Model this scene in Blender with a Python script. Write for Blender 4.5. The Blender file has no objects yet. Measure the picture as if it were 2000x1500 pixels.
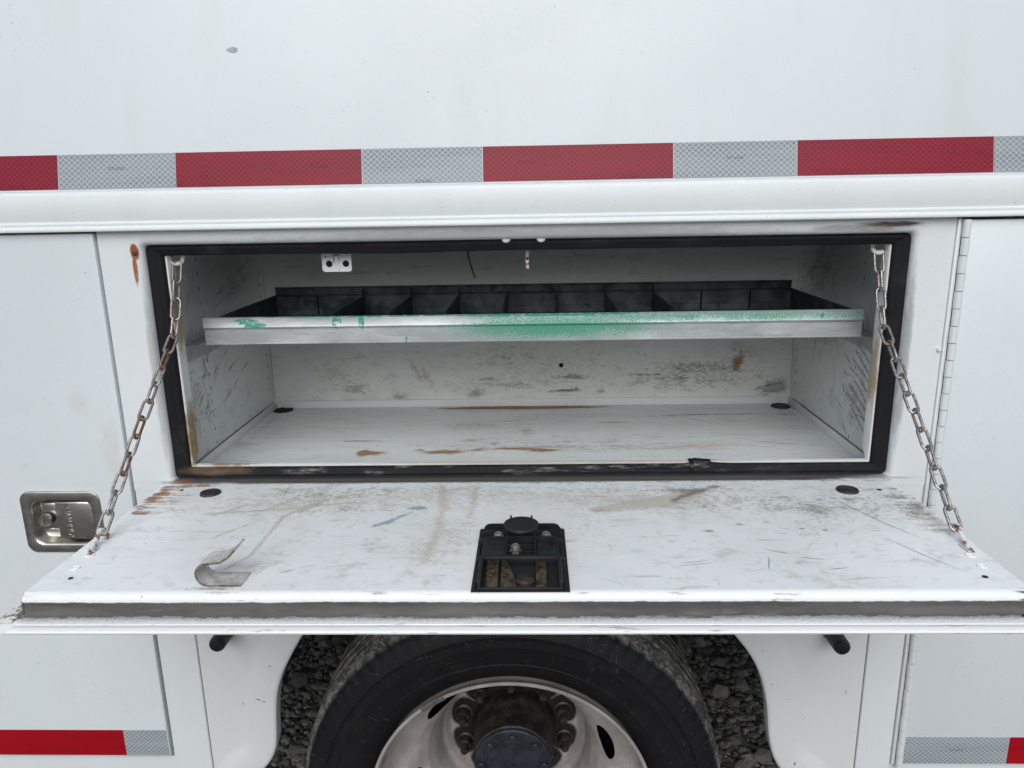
import bpy, bmesh, math, random
import numpy as np
from mathutils import Vector, Matrix, Euler, noise as mnoise
random.seed(7); RNG = np.random.default_rng(7)
PI = math.pi
SC = bpy.context.scene
COL = SC.collection
GROUND_Z = -1.52          # heights are measured from the reflective stripe; the ground lies 1.52 m below it

# ------------------------------------------------------------------ camera, sky, sun, exposure
cam_data = bpy.data.cameras.new("camera")
cam = bpy.data.objects.new("camera", cam_data)
COL.objects.link(cam)
cr = Vector((0.99950584, 0.02612507, -0.01748032))
cu = Vector((0.01064442, 0.24194401, 0.97023182))
cf = Vector((-0.02957663, 0.96993844, -0.24154637))
cam.matrix_world = Matrix(((cr.x, cu.x, -cf.x, 0.707216), (cr.y, cu.y, -cf.y, -1.132435), (cr.z, cu.z, -cf.z, -0.024281), (0, 0, 0, 1)))
cam_data.sensor_width = 36.0
cam_data.lens = 1453.93 / 2000 * 36
cam_data.clip_start = 0.02
cam_data.clip_end = 2000
SC.camera = cam

world = bpy.data.worlds.new("World")
SC.world = world
world.use_nodes = True
wn = world.node_tree
bg = wn.nodes["Background"]
sky = wn.nodes.new("ShaderNodeTexSky")
sky.sky_type = 'NISHITA'
sky.sun_disc = False
sky.sun_elevation = math.radians(38)
sky.sun_rotation = math.radians(182)
sky.air_density = 1.0
sky.dust_density = 2.5
sky.ozone_density = 1.0
hs = wn.nodes.new("ShaderNodeHueSaturation")
hs.inputs["Saturation"].default_value = 0.50
wn.links.new(sky.outputs[0], hs.inputs["Color"])
wn.links.new(hs.outputs[0], bg.inputs[0])
bg.inputs[1].default_value = 0.10

sun_d = bpy.data.lights.new("sun", 'SUN')
sun_d.energy = 1.4
sun_d.angle = math.radians(52)
sun_d.color = (0.925, 0.98, 1.0)
sun = bpy.data.objects.new("sun", sun_d)
COL.objects.link(sun)
az, el = math.radians(182), math.radians(38)
sdir = Vector((math.sin(az) * math.cos(el), math.cos(az) * math.cos(el), math.sin(el)))
sun.rotation_euler = sdir.to_track_quat('Z', 'Y').to_euler()
sun.location = (0, -6, 8)

SC.view_settings.view_transform = 'Standard'
SC.view_settings.look = 'None'
SC.view_settings.gamma = 1
SC.view_settings.use_curve_mapping = False
SC.view_settings.exposure = 0.20

# ------------------------------------------------------------------ material helper
class Mat:
    def __init__(s, name, base=(0.8, 0.8, 0.8), rough=0.5, metal=0.0, spec=0.5):
        s.m = bpy.data.materials.new(name)
        s.m.use_nodes = True
        s.nt = s.m.node_tree
        s.b = s.nt.nodes["Principled BSDF"]
        s.set("Base Color", base); s.set("Roughness", rough); s.set("Metallic", metal); s.set("Specular IOR Level", spec)
        s._co = None
    def put(s, sock, v):
        if isinstance(v, bpy.types.NodeSocket): s.nt.links.new(v, sock)
        elif v is not None:
            if sock.type == 'RGBA' and hasattr(v, '__len__') and len(v) == 3: v = (*v, 1)
            sock.default_value = v
    def set(s, k, v): s.put(s.b.inputs[k], v)
    def node(s, t, *a, **props):
        n = s.nt.nodes.new("ShaderNode" + t)
        for k, v in props.items(): setattr(n, k, v)
        for i, v in enumerate(a):
            if v is not None: s.put(n.inputs[i], v)
        return n
    @property
    def co(s):
        if s._co is None: s._co = s.node("TexCoord").outputs["Object"]
        return s._co
    def vec(s, scale=(1, 1, 1), rot=(0, 0, 0), loc=(0, 0, 0), v=None):
        n = s.node("Mapping"); s.put(n.inputs[0], v or s.co)
        n.inputs["Scale"].default_value = scale; n.inputs["Rotation"].default_value = rot; n.inputs["Location"].default_value = loc
        return n.outputs[0]
    def noise(s, scale, detail=4, rough=0.55, v=None, dist=0.0):
        n = s.node("TexNoise"); s.put(n.inputs["Vector"], v or s.co)
        n.inputs["Scale"].default_value = scale; n.inputs["Detail"].default_value = detail
        n.inputs["Roughness"].default_value = rough; n.inputs["Distortion"].default_value = dist
        return n.outputs["Fac"]
    def vor(s, scale, v=None, out="Distance", feature='F1'):
        n = s.node("TexVoronoi", feature=feature); s.put(n.inputs["Vector"], v or s.co); n.inputs["Scale"].default_value = scale
        return n.outputs[out]
    def math(s, op, a, b=None, c=None, clamp=False):
        n = s.node("Math", a, b, c, operation=op, use_clamp=clamp); return n.outputs[0]
    def mul(s, a, b): return s.math('MULTIPLY', a, b)
    def add(s, a, b): return s.math('ADD', a, b)
    def mx(s, a, b): return s.math('MAXIMUM', a, b)
    def step(s, f, lo, hi, o0=0.0, o1=1.0):
        n = s.node("MapRange", f, lo, hi, o0, o1, interpolation_type='SMOOTHSTEP'); return n.outputs[0]
    def mix(s, f, a, b):
        n = s.node("Mix", data_type='RGBA'); s.put(n.inputs[0], f); s.put(n.inputs[6], a); s.put(n.inputs[7], b); return n.outputs[2]
    def mixf(s, f, a, b):
        n = s.node("Mix"); s.put(n.inputs[0], f); s.put(n.inputs[2], a); s.put(n.inputs[3], b); return n.outputs[0]
    def attr(s, name):
        n = s.node("Attribute"); n.attribute_name = name; return n
    def sep(s, v=None):
        n = s.node("SeparateXYZ", v or s.co); return n.outputs
    def ell(s, c, r, soft=1.0, v=None):
        """soft elliptical patch mask in object space: 1 inside, fading to 0 at the edge"""
        n = s.node("VectorMath", v or s.co, c, operation='SUBTRACT')
        n2 = s.node("VectorMath", n.outputs[0], tuple(1.0 / q for q in r), operation='MULTIPLY')
        n3 = s.node("VectorMath", n2.outputs[0], operation='LENGTH')
        return s.step(n3.outputs["Value"], 1.0, 1.0 - soft)
    def bump(s, h, strength=0.2, dist=0.001):
        n = s.node("Bump"); n.inputs["Strength"].default_value = strength; n.inputs["Distance"].default_value = dist
        s.put(n.inputs["Height"], h); s.set("Normal", n.outputs[0])

RUST = (0.24, 0.085, 0.025)
GRIME = (0.085, 0.078, 0.072)
TAN = (0.40, 0.33, 0.24)

def simple(name, base, rough=0.5, metal=0.0, var=0.25, scale=40, spec=0.5, bump=0.0):
    m = Mat(name, base, rough, metal, spec)
    n = m.noise(scale, 5)
    dark = tuple(c * (1 - var) for c in base); lite = tuple(min(1, c * (1 + var * .6)) for c in base)
    m.set("Base Color", m.mix(m.step(n, .3, .7), dark, lite))
    m.set("Roughness", m.mixf(n, max(0.02, rough - .12), min(1, rough + .12)))
    if bump: m.bump(n, bump, .001)
    return m

WHITE = (0.72, 0.75, 0.765)

def white_paint(name, base=WHITE, rough=0.32, speck=0.5, streak=0.25, patches=()):
    m = Mat(name, base, rough)
    col = m.mix(m.mul(m.step(m.noise(3.2, 4, .6), .45, .75), 0.35), base, tuple(c * .90 for c in base))
    # faint vertical washes of road film
    st = m.step(m.noise(14, 4, .6, m.vec((1, 1, .12))), .50, .78)
    col = m.mix(m.mul(st, streak), col, (base[0] * .84, base[1] * .85, base[2] * .82))
    # tiny chips and fly specks
    d = m.vor(190, m.vec((1, .3, 1)))
    pick = m.step(m.noise(60, 2), .56, .62)
    dens = m.step(m.noise(5, 3, .7), .38, .66)
    sp = m.mul(m.mul(m.step(d, .20, .12), pick), dens)
    col = m.mix(m.mul(sp, speck), col, (0.30, 0.31, 0.32))
    d2 = m.vor(46, m.vec((1, .3, 1.15)))
    pick2 = m.step(m.noise(31, 1, v=m.vec(loc=(3, 1, 7))), .66, .70)
    col = m.mix(m.mul(m.mul(m.step(d2, .075, .05), pick2), .55), col, (0.16, 0.16, 0.165))
    for (c, r, soft, colr, k, nscale) in patches:
        e = m.ell(c, r, soft)
        nz = m.noise(nscale[0], 5, .65, m.vec(nscale[1]))
        nz2 = m.noise(nscale[0] * 4.5, 4, .7, m.vec(nscale[1]))
        br = m.add(m.mul(m.add(nz, -.5), 1.5), m.mul(m.add(nz2, -.5), 1.1))
        f = m.mul(m.step(m.add(e, br), .15, 1.0), m.step(e, 0.0, .35))
        col = m.mix(m.mul(f, k), col, colr)
    m.set("Base Color", col)
    m.set("Roughness", m.mixf(m.noise(7, 4), rough - .07, rough + .12))
    fg = m.noise(240, 4, .7, m.vec((1, 1, .7)))
    col = m.mix(m.mul(m.mul(m.step(fg, .52, .70), m.step(m.noise(2.2, 4, .6, m.vec(loc=(2, 0, 5))), .35, .7)), .16), col, (0.40, 0.41, 0.41))
    m.set("Base Color", col)
    m.bump(m.add(m.mul(m.noise(420, 2), .12), m.mul(m.noise(4.5, 2, .5), 6.0)), .05, .0012)
    return m

def worn_paint(name, base, mottle=0.5, ang=0.5, rough=0.42, stretch=(1, 1, 1), k=1.0, gk=.88):
    """paint on a wear-mapped sheet: R rust, G grime, B dry mud, A teal smear"""
    m = Mat(name, base, rough)
    a = m.attr("wear")
    rgb = m.node("SeparateColor", a.outputs["Color"]).outputs
    r_, g_, b_, t_ = rgb[0], rgb[1], rgb[2], a.outputs["Alpha"]
    n1 = m.noise(34, 6, .66, m.vec(stretch))
    n2 = m.noise(120, 5, .62, m.vec(stretch, loc=(2, 5, 1)))
    n3 = m.noise(6, 5, .62, m.vec(stretch, (0, 0, ang), (4, 4, 4)))
    fine = m.noise(62, 6, .72, m.vec(tuple(q * .6 for q in stretch), (0, 0, ang)))
    big = m.step(m.noise(2.6, 4, .6), .36, .66)
    col = m.mix(m.mul(m.step(n3, .40, .66), mottle), base, (base[0] * .80, base[1] * .81, base[2] * .80))
    ff = m.mul(m.step(fine, .50, .70), m.add(m.mul(big, .8), .2))
    col = m.mix(m.mul(ff, .60 * k), col, (0.34, 0.325, 0.29))
    hs_ = m.mul(m.step(m.noise(46, 6, .7, m.vec((stretch[0] * .30, stretch[1] * 1.5, stretch[2] * 1.5), (0, 0, ang * .35), (9, 2, 4))), .575, .70), .45 * k)
    col = m.mix(hs_, col, (0.26, 0.25, 0.235))
    n4 = m.noise(330, 4, .7, m.vec(tuple(q * .8 for q in stretch), loc=(7, 1, 3)))
    br = m.add(m.add(m.mul(m.add(n1, -.5), 1.5), m.mul(m.add(n2, -.5), 1.5)), m.mul(m.add(n4, -.5), 1.1))
    def brk(a_, lo, hi): return m.mul(m.step(m.add(a_, br), lo, hi), m.step(a_, .02, .38))
    tan = brk(b_, .10, 1.1)
    col = m.mix(m.mul(tan, .60), col, TAN)
    gr = brk(g_, .08, 1.05)
    col = m.mix(m.mul(gr, gk), col, GRIME)
    te = brk(t_, .40, 1.0)
    col = m.mix(m.mul(te, .58), col, (0.03, 0.22, 0.27))
    ru = brk(r_, .25, 1.05)
    rcol = m.mix(m.step(m.add(m.mul(n2, .6), m.mul(n4, .4)), .40, .60), (0.15, 0.055, 0.02), (0.42, 0.20, 0.075))
    col = m.mix(m.mul(ru, .9), col, rcol)
    m.set("Base Color", col)
    dirt = m.mx(m.mx(gr, ru), m.mx(tan, m.mul(ff, .6)))
    m.set("Roughness", m.mixf(dirt, rough, .82))
    m.bump(m.add(m.mul(dirt, .5), m.mul(n2, .25)), .12, .0008)
    return m

# --- the materials
M = {}
M['box'] = white_paint("box white paint", (0.67, 0.71, 0.735), .34, .62, .34)
M['rail'] = white_paint("rail white paint", (0.76, 0.79, 0.80), .36, .6, .25)
M['frame'] = white_paint("frame white paint", WHITE, .28, .5, .15, patches=(
    ((1.235, 0, -.0705), (.075, .05, .0075), .9, (0.055, 0.022, 0.015), .95, (60, (.25, 1, 1.6))),
    ((1.20, 0, -.0745), (.13, .05, .010), 1.0, (0.19, 0.135, 0.09), .6, (40, (.3, 1, 1.5))),
    ((.68, 0, -.078), (.62, .05, .016), .8, (0.30, 0.29, 0.27), .55, (40, (.35, 1, 1.6))),
    ((.1015, 0, -.0935), (.0085, .05, .017), .5, (0.30, 0.085, 0.03), 1.0, (90, (1, 1, .6))),
    ((.0998, 0, -.120), (.0050, .05, .034), .6, (0.36, 0.13, 0.04), 1.0, (70, (1, 1, .3))),
    ((.107, .006, -.29), (.009, .03, .22), .8, (0.34, 0.33, 0.31), .55, (30, (1, 1, .3))),  # shading gradient painted down the left jamb roll
    ((1.277, .008, -.29), (.010, .03, .24), .8, (0.26, 0.25, 0.23), .65, (30, (1, 1, .3))),  # shading gradient painted down the right jamb roll
    ((.68, .012, -.4670), (.75, .05, .0080), .35, (0.045, 0.042, 0.04), 1.0, (9, (.25, 1, .5))),
    ((.68, .02, -.4650), (.75, .05, .012), .4, (0.07, 0.066, 0.062), .9, (34, (.3, 1, 1))),
    ((.125, .0, -.467), (.03, .05, .006), .9, RUST, .6, (40, (1, 1, 1))),
))
M['door'] = white_paint("cabinet door white paint", (0.695, 0.735, 0.76), .26, .6, .12, patches=(
    ((-.02, 0, -.33), (.03, .05, .05), 1.0, (0.60, 0.58, 0.52), .5, (20, (1, 1, 1))),
    ((.02, 0, -.40), (.03, .05, .12), 1.0, (0.58, 0.57, 0.53), .45, (20, (1, 1, .5))),
    ((1.41, 0, -.741), (.034, .05, .0035), .7, (0.05, 0.045, 0.045), .9, (90, (.7, 1, 2))),
))
M['fender'] = white_paint("fender white paint", (0.70, 0.72, 0.715), .3, .6, .18)
M['lining'] = white_paint("jamb lip paint", (0.76, 0.76, 0.74), .4, .6, .3, patches=(
    ((.14, .04, -.20), (.02, .06, .10), .9, (0.34, 0.20, 0.09), .9, (70, (1, 1, .5))),
    ((.14, .04, -.40), (.02, .06, .10), .8, (0.30, 0.19, 0.08), .95, (60, (1, 1, .5))),
    ((1.245, .04, -.30), (.02, .06, .10), .9, (0.36, 0.25, 0.12), .8, (60, (1, 1, .5))),
    ((.20, .04, -.44), (.09, .06, .02), .9, (0.28, 0.13, 0.06), .9, (40, (1, 1, 1))),
    ((.75, .04, -.44), (.5, .06, .02), .6, (0.42, 0.36, 0.30), .6, (50, (.4, 1, 1))),
))
M['pan'] = worn_paint("worn door pan paint", (0.85, 0.875, 0.885), .40, .5, .40, (1, 1.2, 1), 1.0, .70)
M['back'] = worn_paint("compartment back paint", (0.80, 0.815, 0.785), .30, .2, .20, (.8, 1, 1.5), .9, .55)
M['floor'] = worn_paint("compartment floor paint", (0.79, 0.82, 0.82), .35, .1, .30, (.42, 1.9, 1), .8)
M['side'] = worn_paint("compartment side paint", (0.76, 0.79, 0.78), .35, .6, .30, (1, 1, 1), .8, .6)
M['inner'] = white_paint("compartment edge paint", (0.78, 0.80, 0.80), .4, .6, .2)
M['scratch'] = simple("scratch mark", (0.13, 0.125, 0.12), .7, 0, .3, 200)
M['scratch_soft'] = simple("faint scratch mark", (0.36, 0.35, 0.33), .7, 0, .3, 200)
M['hole'] = simple("dark hole", (0.006, 0.006, 0.006), .9, 0, .2, 30)

def rubber(name, dusty=0.4):
    m = Mat(name, (0.009, 0.009, 0.011), .6, 0, .22)
    n = m.noise(30, 6, .68, m.vec((.5, 1, .5)))
    c = m.mix(m.mul(m.step(n, .52, .74), dusty), (0.009, 0.009, 0.011), (0.11, 0.105, 0.10))
    # grey scuffing on the lower run, brown at its left end
    z = m.ell((.60, .02, -.450), (.62, .06, .015), .5)
    sc = m.mul(m.step(m.noise(55, 6, .72, m.vec((.25, 1, 1.4))), .53, .68), z)
    c = m.mix(m.mul(sc, .55), c, (0.36, 0.34, 0.32))
    e = m.ell((.175, .02, -.452), (.11, .06, .016), .8)
    c = m.mix(m.mul(m.step(m.mul(e, m.add(n, -.05)), .12, .6), .85), c, (0.16, 0.10, 0.066))
    m.set("Base Color", c); m.set("Roughness", m.mixf(n, .5, .85)); m.bump(n, .2, .001)
    return m
M['seal'] = rubber("door seal rubber", .18)
M['plug'] = simple("rubber plug", (0.028, 0.028, 0.027), .6, 0, .4, 60)
M['plastic'] = simple("black moulded plastic", (0.013, 0.0135, 0.015), .42, 0, .35, 60)
M['cap'] = simple("black plastic cap", (0.017, 0.018, 0.019), .5, 0, .3, 60)
M['bolt'] = simple("steel bolt head", (0.20, 0.185, 0.165), .6, .5, .35, 150)
def brass():
    m = Mat("oily plated steel", (.3, .24, .12), .38, .9)
    n = m.noise(150, 5, .65)
    c = m.mix(m.step(n, .30, .75), (0.03, 0.025, 0.017), (0.20, 0.165, 0.11))
    m.set("Base Color", c); m.set("Roughness", m.mixf(n, .55, .3)); return m
M['brass'] = brass()
def stainless():
    m = Mat("brushed stainless steel", (0.56, 0.535, 0.49), .30, 1.0)
    n = m.noise(38, 5, .6, m.vec((1, 1, 2.2)))
    g = m.noise(500, 2, .5, m.vec((.06, 1, 1)))
    c = m.mix(m.step(n, .35, .7), (0.53, 0.505, 0.465), (0.72, 0.695, 0.65))
    m.set("Base Color", c); m.set("Roughness", m.mixf(g, .24, .44)); m.bump(g, .05, .0004); return m
M['stainless'] = stainless()
M['lock'] = simple("lock face", (0.62, 0.60, 0.56), .28, .95, .2, 200)

def chain_steel():
    m = Mat("weathered chain steel", (0.33, 0.32, 0.30), .42, .9)
    oi = m.node("ObjectInfo")
    n = m.noise(160, 5, .65); rnd = oi.outputs["Random"]
    f = m.step(m.add(m.add(n, m.mul(rnd, .22)), m.mul(m.node("SeparateColor", oi.outputs["Color"]).outputs[0], .22)), .66, .92)
    c = m.mix(m.step(n, .35, .65), (0.22, 0.21, 0.20), (0.54, 0.525, 0.50))
    c = m.mix(f, c, (0.19, 0.09, 0.045))
    m.set("Base Color", c); m.set("Metallic", m.mixf(f, .85, .1)); m.set("Roughness", m.mixf(f, .36, .8)); m.bump(n, .2, .0008)
    return m
M['chain'] = chain_steel()
def rusty_white():
    m = Mat("chipped white paint over rust", (.75, .75, .73), .45)
    n = m.noise(110, 5, .68)
    c = m.mix(m.step(n, .50, .60), (0.72, 0.72, 0.70), (0.15, 0.06, 0.03))
    m.set("Base Color", c); m.set("Roughness", m.mixf(n, .4, .7)); return m
M['chipped'] = rusty_white()

def galv():
    m = Mat("galvanised tray front", (0.5, 0.52, 0.52), .42, .55)
    n = m.noise(12, 5, .62, m.vec((.8, 1, 2.5)))
    sc = m.noise(90, 5, .7, m.vec((.2, 1, 1.6)))
    c = m.mix(m.step(n, .35, .7), (0.40, 0.42, 0.425), (0.60, 0.62, 0.62))
    c = m.mix(m.mul(m.step(sc, .56, .70), .45), c, (0.17, 0.17, 0.17))
    xyz = m.sep()
    # overspray of green paint: densest right of the middle, thinning to both sides
    den = m.mx(m.ell((.745, .1, -.2335), (.30, .2, .034), 1.0), m.mul(m.ell((1.0, .1, -.219), (.62, .2, .014), .8), .62))
    den = m.mul(den, m.step(m.noise(30, 4, .65, m.vec((.6, 1, 1), loc=(1, 1, 1))), .12, .50))
    dots = m.noise(620, 3, .65, m.vec((.55, 1, .8), (0, .5, 0)))
    sp = m.step(m.add(m.mul(den, .34), m.mul(dots, .80)), .50, .66)
    sp = m.mul(sp, m.step(den, .02, .35))
    film = m.mul(den, .5)
    GREEN = (0.008, 0.27, 0.155)
    c = m.mix(film, c, (0.10, 0.34, 0.25))
    c = m.mix(m.mul(sp, .75), c, GREEN)
    edge = m.noise(55, 4, .6)
    solid = None
    for (cc, rr) in (((.222, .1, -.2195), (.033, .2, .0105)), ((.240, .1, -.224), (.025, .2, .006)), ((.377, .1, -.2205), (.0105, .2, .017)), ((.4185, .1, -.2205), (.0066, .2, .017)),
                     ((.492, .1, -.250), (.0032, .2, .0125)), ((1.183, .1, -.2205), (.0042, .2, .0085)), ((.50, .1, -.2105), (.34, .2, .0028)), ((.73, .1, -.2115), (.20, .2, .0045))):
        e = m.step(m.add(m.ell(cc, rr, .8), m.mul(m.add(edge, -.5), .8)), .18, .30)
        solid = e if solid is None else m.mx(solid, e)
    patch = m.mul(m.mul(m.step(m.noise(80, 4, .6, m.vec((.5, 1, 1))), .58, .55), m.step(m.noise(210, 4, .7, m.vec((.5, 1, 1.3))), .36, .50)), solid)
    c = m.mix(m.mul(patch, .95), c, GREEN)
    g = m.mx(sp, patch)
    m.set("Base Color", c); m.set("Metallic", m.mixf(g, .5, 0.0)); m.set("Roughness", m.mixf(sc, .34, .6)); m.bump(sc, .08, .0006)
    return m
M['galv'] = galv()
def tray_in():
    m = Mat("stained tray steel", (.06, .07, .075), .4, .5)
    n = m.noise(26, 5, .65)
    c = m.mix(m.step(n, .3, .75), (0.065, 0.078, 0.080), (0.20, 0.225, 0.23))
    c = m.mix(m.mul(m.step(m.noise(14, 4, .6, m.vec(loc=(5, 2, 2))), .56, .66), .8), c, (0.006, 0.06, 0.04))
    m.set("Base Color", c); m.set("Roughness", m.mixf(n, .3, .6)); return m
M['tray'] = tray_in()
M['bracket'] = simple("zinc bracket", (0.52, 0.53, 0.52), .4, .5, .2, 60)

def tape(name, fill, line, rough, hue=0.0, kline=1.0):
    m = Mat(name, fill, rough, .0)
    xyz = m.sep()
    u = m.mul(xyz[0], 1 / .0088); v = m.mul(xyz[2], 1 / .0078)
    def edge(s_):
        f = m.math('FRACT', s_); a = m.math('ABSOLUTE', m.add(f, -.5)); return m.step(a, .5 - .11, .5 - .06)
    # a woven honeycomb: two diagonal families, gently rounded
    wob = m.mul(m.math('SINE', m.mul(m.math('ADD', u, u), PI)), .03)
    l = m.mx(edge(m.add(m.add(u, v), wob)), edge(m.math('SUBTRACT', u, v)))
    n = m.noise(9, 4, .6, m.vec((.3, 1, 3)))
    fc = m.mix(m.step(n, .35, .65), tuple(c * .86 for c in fill), tuple(min(1, c * 1.1) for c in fill))
    n2 = m.step(m.noise(60, 4, .65, m.vec((.15, 1, 1.5))), .6, .72)
    c = m.mix(m.mul(l, kline), fc, line)
    c = m.mix(m.mul(n2, .30), c, tuple(q * .62 for q in fill))
    m.set("Base Color", c); m.set("Specular IOR Level", .22); m.set("Roughness", rough)
    return m
M['silver'] = tape("silver reflective tape", (0.265, 0.295, 0.315), (0.47, 0.51, 0.535), .4)
M['red'] = tape("red reflective tape", (0.215, 0.007, 0.022), (0.285, 0.026, 0.048), .38, kline=.8)
M['red_deep'] = tape("deep red reflective tape", (0.34, 0.003, 0.010), (0.38, 0.012, 0.022), .3, kline=.6)
M['ink'] = simple("print ink", (0.035, 0.035, 0.04), .6, 0, .2, 50)
M['ink_red'] = simple("print ink on red", (0.10, 0.006, 0.012), .6, 0, .2, 50)
M['chip'] = simple("exposed grey primer", (0.36, 0.38, 0.40), .6, 0, .2, 200)

def tyre_mat():
    m = Mat("truck tyre rubber", (0.02, 0.02, 0.021), .62, 0, .25)
    xyz = m.sep()
    dx = m.add(xyz[0], -.6565); dz = m.add(xyz[2], 1.126)
    rr = m.math('SQRT', m.add(m.mul(dx, dx), m.mul(dz, dz)))
    tread = m.step(rr, .386, .396)
    n = m.noise(26, 6, .68); nf = m.noise(120, 5, .7)
    c = m.mix(m.mul(m.step(n, .5, .75), .25), (0.0105, 0.0105, 0.012), (0.045, 0.042, 0.038))
    mud = m.mul(tread, m.step(m.add(m.mul(n, .7), m.mul(nf, .4)), .44, .60))
    c = m.mix(m.mul(tread, .6), c, (0.11, 0.11, 0.11))
    mc = m.mix(m.step(nf, .35, .65), (0.12, 0.116, 0.108), (0.33, 0.32, 0.30))
    c = m.mix(m.mul(mud, .9), c, mc)
    m.set("Base Color", c); m.set("Roughness", m.mixf(tread, .52, .9))
    m.bump(m.add(m.mul(mud, 1.2), m.mul(nf, .5)), .5, .002)
    return m
M['tyre'] = tyre_mat()
M['tyre_scuff'] = simple("pale tyre scuff", (0.115, 0.11, 0.10), .8, 0, .4, 100)
def rim_mat():
    m = Mat("dirty white wheel paint", (.5, .47, .45), .42)
    n = m.noise(14, 5, .62); nf = m.noise(160, 4, .65)
    c = m.mix(m.step(n, .35, .7), (0.34, 0.305, 0.29), (0.50, 0.465, 0.445))
    xyz = m.sep()
    dx = m.add(xyz[0], -.6565); dz = m.add(xyz[2], 1.126)
    rr = m.math('SQRT', m.add(m.mul(dx, dx), m.mul(dz, dz)))
    ring = None
    for k in range(10):     # grease halos round each wheel nut, deepened with painted occlusion
        a = math.radians(92 - 36 * k)
        e = m.ell((.6565 + .1125 * math.cos(a), .25, -1.126 + .1125 * math.sin(a)), (.048, .4, .048), .7)
        ring = e if ring is None else m.mx(ring, e)
    ring = m.mul(ring, m.step(rr, .150, .125))
    ring = m.mx(ring, m.step(rr, .110, .090))  # dark ring round the hub: grease plus occlusion put into the colour
    c = m.mix(m.step(m.add(ring, m.mul(m.add(n, -.5), .5)), .12, .50), c, (0.014, 0.011, 0.010))
    c = m.mix(m.mul(m.step(nf, .62, .68), .6), c, (0.14, 0.07, 0.04))
    lip = m.mul(m.step(rr, .2570, .2530), m.mul(m.step(rr, .246, .250), m.step(m.noise(60, 5, .65), .50, .60)))
    c = m.mix(lip, c, (0.17, 0.08, 0.04))
    m.set("Base Color", c); m.set("Roughness", m.mixf(n, .35, .6)); return m
M['rim'] = rim_mat()
def hub_mat():
    m = Mat("greasy hub iron", (.05, .045, .042), .48, .2)
    n = m.noise(40, 5, .65)
    c = m.mix(m.step(n, .38, .68), (0.014, 0.011, 0.010), (0.052, 0.043, 0.039))
    m.set("Base Color", c); m.set("Roughness", m.mixf(n, .35, .7)); m.bump(n, .3, .002); return m
M['hub'] = hub_mat()
M['hub_face'] = simple("blue grey painted axle flange", (0.030, 0.036, 0.047), .42, .1, .45, 40)
M['lug'] = simple("oily rusty stud", (0.05, 0.037, 0.03), .5, .3, .5, 120)
M['weight'] = simple("lead wheel weight", (0.16, 0.16, 0.17), .55, .5, .3, 120)
M['under'] = simple("underbody black", (0.02, 0.02, 0.02), .8, 0, .3, 10)

def gravel_mat():
    m = Mat("crushed stone", (.2, .19, .18), .85)
    g = m.node("NewGeometry").outputs["Random Per Island"]
    n = m.noise(60, 5, .65)
    c = m.mix(g, (0.095, 0.09, 0.086), (0.29, 0.278, 0.262))
    c = m.mix(m.mul(n, .4), c, (0.18, 0.17, 0.16))
    m.set("Base Color", c); m.bump(n, .4, .003); return m
M['gravel'] = gravel_mat()
def ground_mat():
    m = Mat("packed gravel ground", (.15, .14, .13), .9)
    n = m.noise(9, 6, .7); v = m.vor(38)
    c = m.mix(m.step(n, .35, .68), (0.07, 0.066, 0.062), (0.15, 0.142, 0.134))
    c = m.mix(m.mul(m.step(v, .1, .6), .5), c, (0.11, 0.105, 0.10))
    m.set("Base Color", c); m.bump(m.add(n, v), .8, .02); return m
M['ground'] = ground_mat()

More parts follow.
